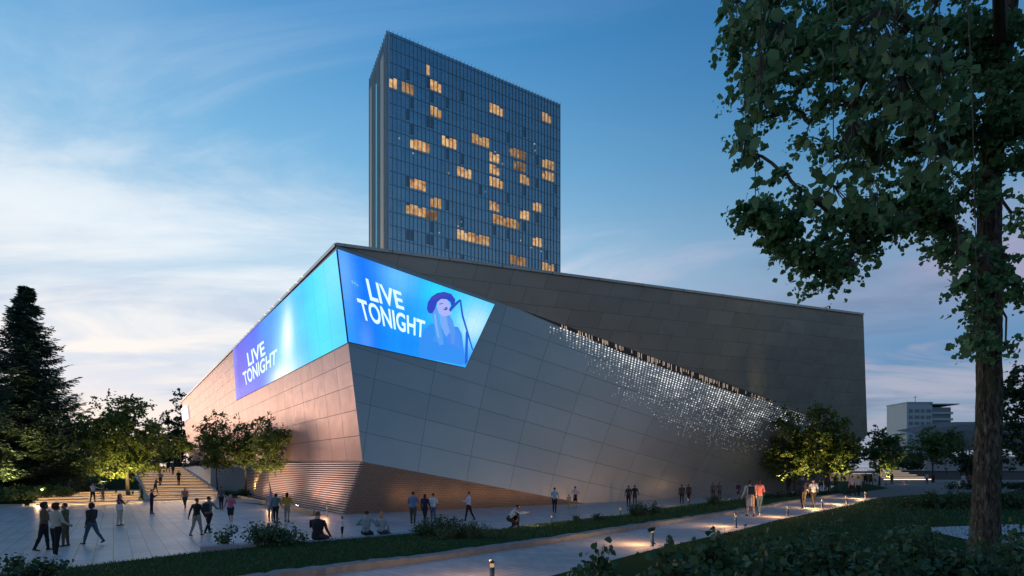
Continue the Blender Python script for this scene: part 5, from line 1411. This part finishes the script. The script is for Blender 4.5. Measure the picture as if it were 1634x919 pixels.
    if bag == 'side':
        wr, fa, sgn = hands[1]; c_ = wr + V((.05, -.06, .10)); bx(c_, .045, .15, .15, 'shoulder_bag', bagc)
        q = MB(); q.tube([W_(c_ + V((0, -.1, .14))), W_(T(.13, -.03, .53)), W_(c_ + V((0, .1, .14)))], .010, 5); q.build('bag_strap', cloth(bagc), root)
    if bag == 'hand':
        wr, fa, sgn = hands[1]; bx(wr + fa * .1 + V((0, 0, -.22)), .04, .12, .13, 'handbag', bagc)
        q = MB(); q.tube([W_(wr + fa * .1 + V((0, -.07, -.10))), W_(wr + fa * .1), W_(wr + fa * .1 + V((0, .07, -.10)))], .008, 5); q.build('bag_handle', cloth(bagc), root)
    return root
ST = (3, 2, -3, 2); WK = (15, 6, -13, 16); WK2 = (-12, 16, 15, 5)
def PP(px, py, z=0.0): return tuple(G(px, py, z))
def seated(px, d, z0): return tuple(V(((px - CX) / F * d, d, z0)))
N_ = 'people on the left part of the plaza'
person('curly haired person in a brown jacket at the left of the far left group', PP(70, 879), 1.76, 60, (.13, .09, .05), (.012, .012, .014), hairs='curly', legs=(8, 3, -12, 8), arms=(20, 6, 60, 10, 10, 70), skin=3, group=N_)
person('person seen from behind in a cream sweater and white shoes in the far left group', PP(89, 888), 1.80, 15, (.44, .41, .33), (.010, .010, .012), hairs='curly', legs=ST, arms=(12, 6, 30, 12, 6, 40), shoe=(.6, .6, .6), skin=1, group=N_)
person('person in a patterned olive outfit holding up a phone in the far left group', PP(104, 872), 1.66, 250, (.10, .11, .06), (.09, .085, .05), hairs='short', legs=ST, arms=(45, 8, 80, 50, 8, 80), skin=1, group=N_)
person('woman in a dark vest and blue jeans striding left across the plaza', PP(146, 869), 1.66, 278, (.035, .03, .03), (.05, .10, .14), hair=(.05, .02, .015), hairs='curly', legs=(18, 2, -24, 18), arms=(-14, 4, 12, 16, 4, 16), skin=1, group=N_)
person('woman in a maroon top and cream trousers with a white shoulder bag', PP(191, 839), 1.68, 75, (.16, .02, .045), (.48, .42, .34), hairs='long', legs=ST, arms=(30, 5, 90, 10, 4, 20), bag='side', bagc=(.6, .57, .55), skin=0, group=N_)
person('person in navy clothes standing at the foot of the steps', PP(242, 820), 1.66, 60, (.012, .022, .06), (.010, .014, .03), hairs='short', legs=ST, arms=(30, 5, 90, 30, 5, 90), skin=0, group=N_)
person('man in a white shirt stretching out one arm on the left lawn edge', PP(148, 801, .15), 1.68, 90, (.50, .48, .45), (.015, .015, .02), legs=(10, 4, -8, 4), arms=(60, 5, 10, 60, 14, 6), skin=0, group=N_)
person('man in a grey top facing the one with the outstretched arm', PP(164, 799, .15), 1.66, 250, (.10, .09, .08), (.20, .18, .15), legs=ST, arms=(5, 4, 8, 8, 4, 10), skin=0, group=N_)
person('faint dark figure on the low steps by the conifer', (-40.4, 47.0, .45), 1.68, 150, (.06, .07, .06), (.02, .02, .02), legs=ST, skin=1, group=N_)
def on_stairs(px, k, off):      # on the k-th tread
    zt_ = RIS * (k + 1); 
    # point of the tread's centre line with that image column
    best = None
    for i in range(200):
        for t_ in (RUN * k + 1.2 + off,):
            q = S0 + DL * t_ + DN * (WD * i / 199); x = CX + q.x / q.y * F
            if best is None or abs(x - px) < best[0]: best = (abs(x - px), q)
    return tuple(best[1] + V((0, 0, zt_ + .002)))
SG = 'people on the steps'
person('person in a maroon top near the top of the steps', on_stairs(248, 9, 0), 1.72, 170, (.13, .02, .025), (.02, .02, .025), legs=WK, skin=1, group=SG)
person('tall dark figure near the top right of the steps', on_stairs(268, 8, 0), 1.74, 0, (.02, .025, .022), (.015, .015, .018), legs=WK2, skin=1, group=SG)
person('person in an olive top near the wall high on the steps', on_stairs(276, 7, 0), 1.72, 185, (.07, .08, .06), (.02, .02, .02), legs=ST, skin=0, group=SG)
person('man in a light blue shirt walking up the middle of the steps', on_stairs(256, 3, 0), 1.72, 340, (.22, .26, .36), (.03, .035, .045), legs=WK, arms=(30, 6, 60, 20, 6, 60), skin=0, group=SG)
person('man in black clothes standing on the steps facing the plaza', on_stairs(285, 3, .8), 1.76, 180, (.012, .014, .02), (.012, .012, .016), legs=ST, arms=(2, 10, 40, 2, 10, 40), skin=0, group=SG)
person('dark figure leaning beside the light blue shirt on the steps', on_stairs(248, 1, 0), 1.6, 30, (.05, .06, .06), (.02, .02, .025), legs=WK2, arms=(30, 6, 60, 30, 6, 50), lean=12, skin=0, group=SG)
person('blonde woman in an orange cardigan coming off the steps', PP(295, 811), 1.62, 170, (.40, .17, .10), (.05, .05, .055), hair=(.40, .24, .12), hairs='long', legs=WK, arms=(10, 5, 20, -8, 5, 10), skin=2, group=N_)
person('man in a black jacket and beige trousers walking away', PP(314, 855), 1.70, 12, (.012, .012, .014), (.26, .24, .19), legs=(-12, 12, 14, 4), arms=(-12, 12, 6, 10, 6, 6), skin=1, group=N_)
person('man in a grey green shirt with a dark backpack walking away', PP(333, 852), 1.74, 8, (.16, .19, .17), (.014, .014, .02), legs=(14, 4, -16, 18), arms=(6, 5, 8, 20, 24, 60), bag='backpack', bagc=(.02, .03, .03), skin=1, group=N_)
person('person in dark grey standing behind the red patterned jacket', PP(353, 813), 1.72, 0, (.07, .08, .09), (.012, .012, .015), legs=ST, arms=(4, 5, 10, 4, 5, 10), skin=1, group=N_)
person('person in a red and white jacket with black shorts', PP(368, 835), 1.64, 165, (.42, .14, .17), (.02, .02, .025), lower='shorts', legs=(12, 3, -12, 14), arms=(30, 8, 90, -4, 12, 10), hair=(.12, .03, .03), shoe=(.5, .5, .5), skin=0, group=N_)
person('woman in a pale pink top and head scarf by the planting bed', PP(432, 832), 1.70, 350, (.42, .31, .33), (.30, .28, .26), hairs='hijab', hair=(.48, .25, .34), legs=ST, arms=(4, 4, 6, 4, 4, 6), skin=0, group=N_)
person('woman in a teal patterned top and black trousers by the planting bed', PP(440, 833), 1.62, 0, (.09, .17, .17), (.010, .012, .015), hair=(.01, .01, .01), hairs='bob', legs=ST, arms=(8, 8, 10, 8, 8, 10), skin=1, group=N_)
person('woman with long black hair in a mustard top facing the louvres', PP(458, 833), 1.66, 355, (.42, .24, .03), (.26, .23, .18), hairs='long', hair=(.01, .01, .01), legs=ST, arms=(10, 10, 60, 10, 10, 60), skin=1, group=N_)
SW = 'people sitting on the low wall'
person('big man in a dark jacket seated on the low wall with raised hands', seated(507, 17.5, .0), 1.86, 10, (.016, .024, .030), (.03, .03, .035), seat=.47, hair=(.10, .075, .06), legs=(82, 80, 78, 82), arms=(40, 16, 105, 4, 10, 14), bulk=1.35, skin=2, group=SW)
person('small child in a white shirt pointing to the right', PP(546, 861), .98, 60, (.55, .56, .58), (.015, .018, .035), lower='shorts', legs=ST, arms=(4, 4, 8, 70, 30, 0), skin=0, group='children with their families')
person('man in a grey blue shirt seated on the low wall, elbows out', seated(584, 18.7, .0), 1.72, 0, (.20, .29, .31), (.03, .03, .04), seat=.47, legs=(82, 80, 78, 82), arms=(10, 34, 70, 10, 34, 70), lean=8, skin=0, group=SW)
person('blonde woman in a light blue top seated on the low wall', seated(609, 19.0, .0), 1.62, 12, (.30, .38, .42), (.05, .06, .12), hair=(.36, .22, .12), hairs='long', seat=.47, legs=(82, 80, 78, 82), arms=(10, 8, 60, 8, 8, 30), skin=2, group=SW)
MG = 'people in front of the arena wall'
person('man in a blue checked shirt standing with legs apart', PP(659, 839), 1.80, 5, (.10, .18, .32), (.05, .06, .05), legs=(5, 0, -5, 0), arms=(20, 8, 80, 20, 8, 80), shoe=(.6, .6, .6), skin=1, group=MG)
person('woman in navy with dark long hair left of the white t-shirt', PP(678, 836), 1.66, 20, (.012, .02, .06), (.015, .015, .03), hairs='long', legs=WK, arms=(6, 4, 8, 10, 4, 10), skin=1, group=MG)
person('person in a white t-shirt and jeans half behind the shrub', PP(691, 835), 1.66, 10, (.55, .62, .66), (.07, .13, .24), sleeve='short', legs=ST, arms=(10, 5, 40, 8, 5, 30), skin=1, group=MG)
person('man in a white shirt and black trousers walking left alone', PP(748, 831), 1.70, 285, (.40, .50, .62), (.012, .012, .018), legs=(14, 4, -16, 14), arms=(26, 6, 70, 6, 5, 40), skin=0, group=MG)
person('crouching man in a white shirt beside the small child', PP(812, 847), 1.75, 80, (.42, .50, .54), (.02, .022, .03), legs=(105, 135, 60, 120), arms=(55, 6, 20, 55, 6, 25), lean=38, skin=0, group='children with their families')
person('small child in dark clothes standing by the crouching man', PP(827, 847), 1.12, 270, (.025, .045, .09), (.015, .02, .03), legs=ST, arms=(4, 4, 6, 4, 4, 6), skin=0, group='children with their families')
person('man in a light blue shirt standing alone near the bronze base', PP(885, 818), 1.74, 20, (.20, .34, .46), (.012, .014, .02), legs=(6, 2, -6, 2), arms=(4, 6, 14, 10, 10, 50), skin=0, group=MG)
person('small child in yellow beside the woman in a black skirt', PP(908, 812), 1.10, 20, (.42, .34, .24), (.45, .28, .05), hair=(.12, .07, .04), legs=ST, skin=0, group='children with their families')
person('woman in a white blouse and black skirt at the arena wall', PP(918, 810), 1.68, 355, (.48, .45, .44), (.012, .012, .014), lower='skirt', legs=ST, arms=(10, 18, 70, 10, 18, 70), skin=0, group=MG)
person('dark figure left of the pair behind the round shrub', PP(1003, 808), 1.70, 0, (.03, .03, .045), (.015, .015, .02), legs=ST, arms=(4, 4, 6, 4, 4, 6), skin=1, group=MG)
person('broad man in a black jacket right of the pair behind the round shrub', PP(1013, 806), 1.68, 5, (.012, .013, .017), (.03, .04, .045), legs=ST, arms=(4, 10, 10, 4, 10, 10), bulk=1.12, skin=1, group=MG)
person('thin dark figure left of the pair walking by the wall', PP(1088, 804), 1.72, 15, (.035, .03, .035), (.02, .02, .02), legs=WK, skin=1, group=MG)
person('figure in dark red right of the pair walking by the wall', PP(1099, 802), 1.70, 350, (.07, .025, .03), (.02, .02, .025), legs=WK2, skin=1, group=MG)
person('blue grey figure left of the pair behind the bushy shrub', PP(1138, 797), 1.72, 0, (.05, .06, .085), (.02, .02, .03), legs=ST, skin=1, group=MG)
person('person in slate blue right of the pair behind the bushy shrub', PP(1148, 797), 1.70, 10, (.045, .055, .085), (.02, .022, .035), legs=ST, arms=(10, 12, 40, 10, 12, 40), skin=1, group=MG)
person('woman in a purple dress near the arena wall', PP(1178, 795), 1.66, 0, (.05, .03, .10), (.05, .03, .10), lower='dress', legs=ST, skin=0, group=MG)
person('dark figure at the wall left of the lit trees', PP(1228, 789), 1.74, 0, (.02, .022, .03), (.015, .015, .018), legs=ST, skin=1, group=MG)
PG = 'people on the garden path'
person('woman in a knee length white coat with a dark backpack', PP(1197, 824, .75), 1.70, 5, (.56, .50, .46), (.30, .24, .22), lower='coat', hair=(.06, .03, .02), hairs='bob', legs=(8, 2, -10, 8), arms=(4, 8, 14, 6, 6, 14), bag='backpack', bagc=(.03, .035, .04), skin=0, group=PG)
person('woman in a pink jacket and jeans beside the white coat', PP(1211, 822, .75), 1.74, 355, (.60, .20, .20), (.05, .10, .15), hair=(.07, .03, .02), hairs='long', legs=(-8, 8, 10, 2), arms=(4, 8, 20, 10, 12, 50), shoe=(.5, .45, .45), skin=0, group=PG)
person('stout man in a long dark jacket walking along the path', PP(1281, 811, .75), 1.86, 5, (.035, .037, .05), (.015, .015, .02), hair=(.08, .06, .05), legs=(-10, 10, 12, 3), arms=(4, 12, 14, 10, 10, 20), bulk=1.3, skin=0, group=PG)
person('man in a light shirt with a side bag walking beside the dark jacket', PP(1298, 810, .75), 1.68, 2, (.34, .42, .52), (.012, .012, .018), legs=(-12, 12, 14, 3), arms=(6, 14, 14, 10, 8, 30), bag='side', bagc=(.05, .09, .10), skin=0, group=PG)
person('left of the two people in white tops far along the path', PP(1360, 792, .75), 1.74, 10, (.36, .33, .33), (.015, .015, .02), legs=WK, skin=0, group=PG)
person('shorter right one of the two people in white tops far along the path', PP(1370, 791, .75), 1.66, 0, (.46, .43, .41), (.012, .012, .015), legs=WK2, skin=0, group=PG)
FG_ = 'distant people near the lit trees'
for (px, py, z, tp, bt, lb, hd) in [(1258, 786, .7, (.01, .011, .013), (.01, .01, .01), 'black clad figure between the shrubs under the left lit tree', 0), (1310, 785, .74, (.14, .11, .07), (.05, .05, .04), 'figure in a tan top under the lit trees', 30), (1319, 785, .74, (.16, .04, .03), (.30, .20, .12), 'figure in a rust top under the lit trees', 330), (1334, 785, .74, (.015, .03, .03), (.03, .05, .05), 'dark figure at the right edge of the lit trees', 0),
                                  (1381, 773, .76, (.10, .02, .02), (.05, .02, .02), 'left one of two red clad figures before the pavilion', 180), (1390, 774, .76, (.20, .03, .03), (.07, .02, .02), 'right one of two red clad figures before the pavilion', 170), (1423, 773, .76, (.05, .045, .04), (.03, .03, .03), 'dark figure in front of the bright terrace step', 0),
                                  (1479, 772, .76, (.40, .38, .36), (.08, .08, .08), 'figure in a pale top on the far terrace', 0), (1489, 771, .76, (.12, .03, .025), (.05, .02, .02), 'dark red figure on the far terrace', 20), (1537, 778, .76, (.46, .46, .45), (.10, .11, .12), 'person in a white top left of the big trunk', 0), (1547, 778, .76, (.26, .05, .04), (.10, .02, .02), 'person in red beside the white top left of the big trunk', 10), (1320, 786, .74, (.05, .05, .06), (.03, .03, .03), 'grey figure half hidden among the lit tree trunks', 0)]:
    person(lb, PP(px, py, z), 1.72, hd, tp, bt, legs=WK if hd else ST, skin=1, group=FG_)
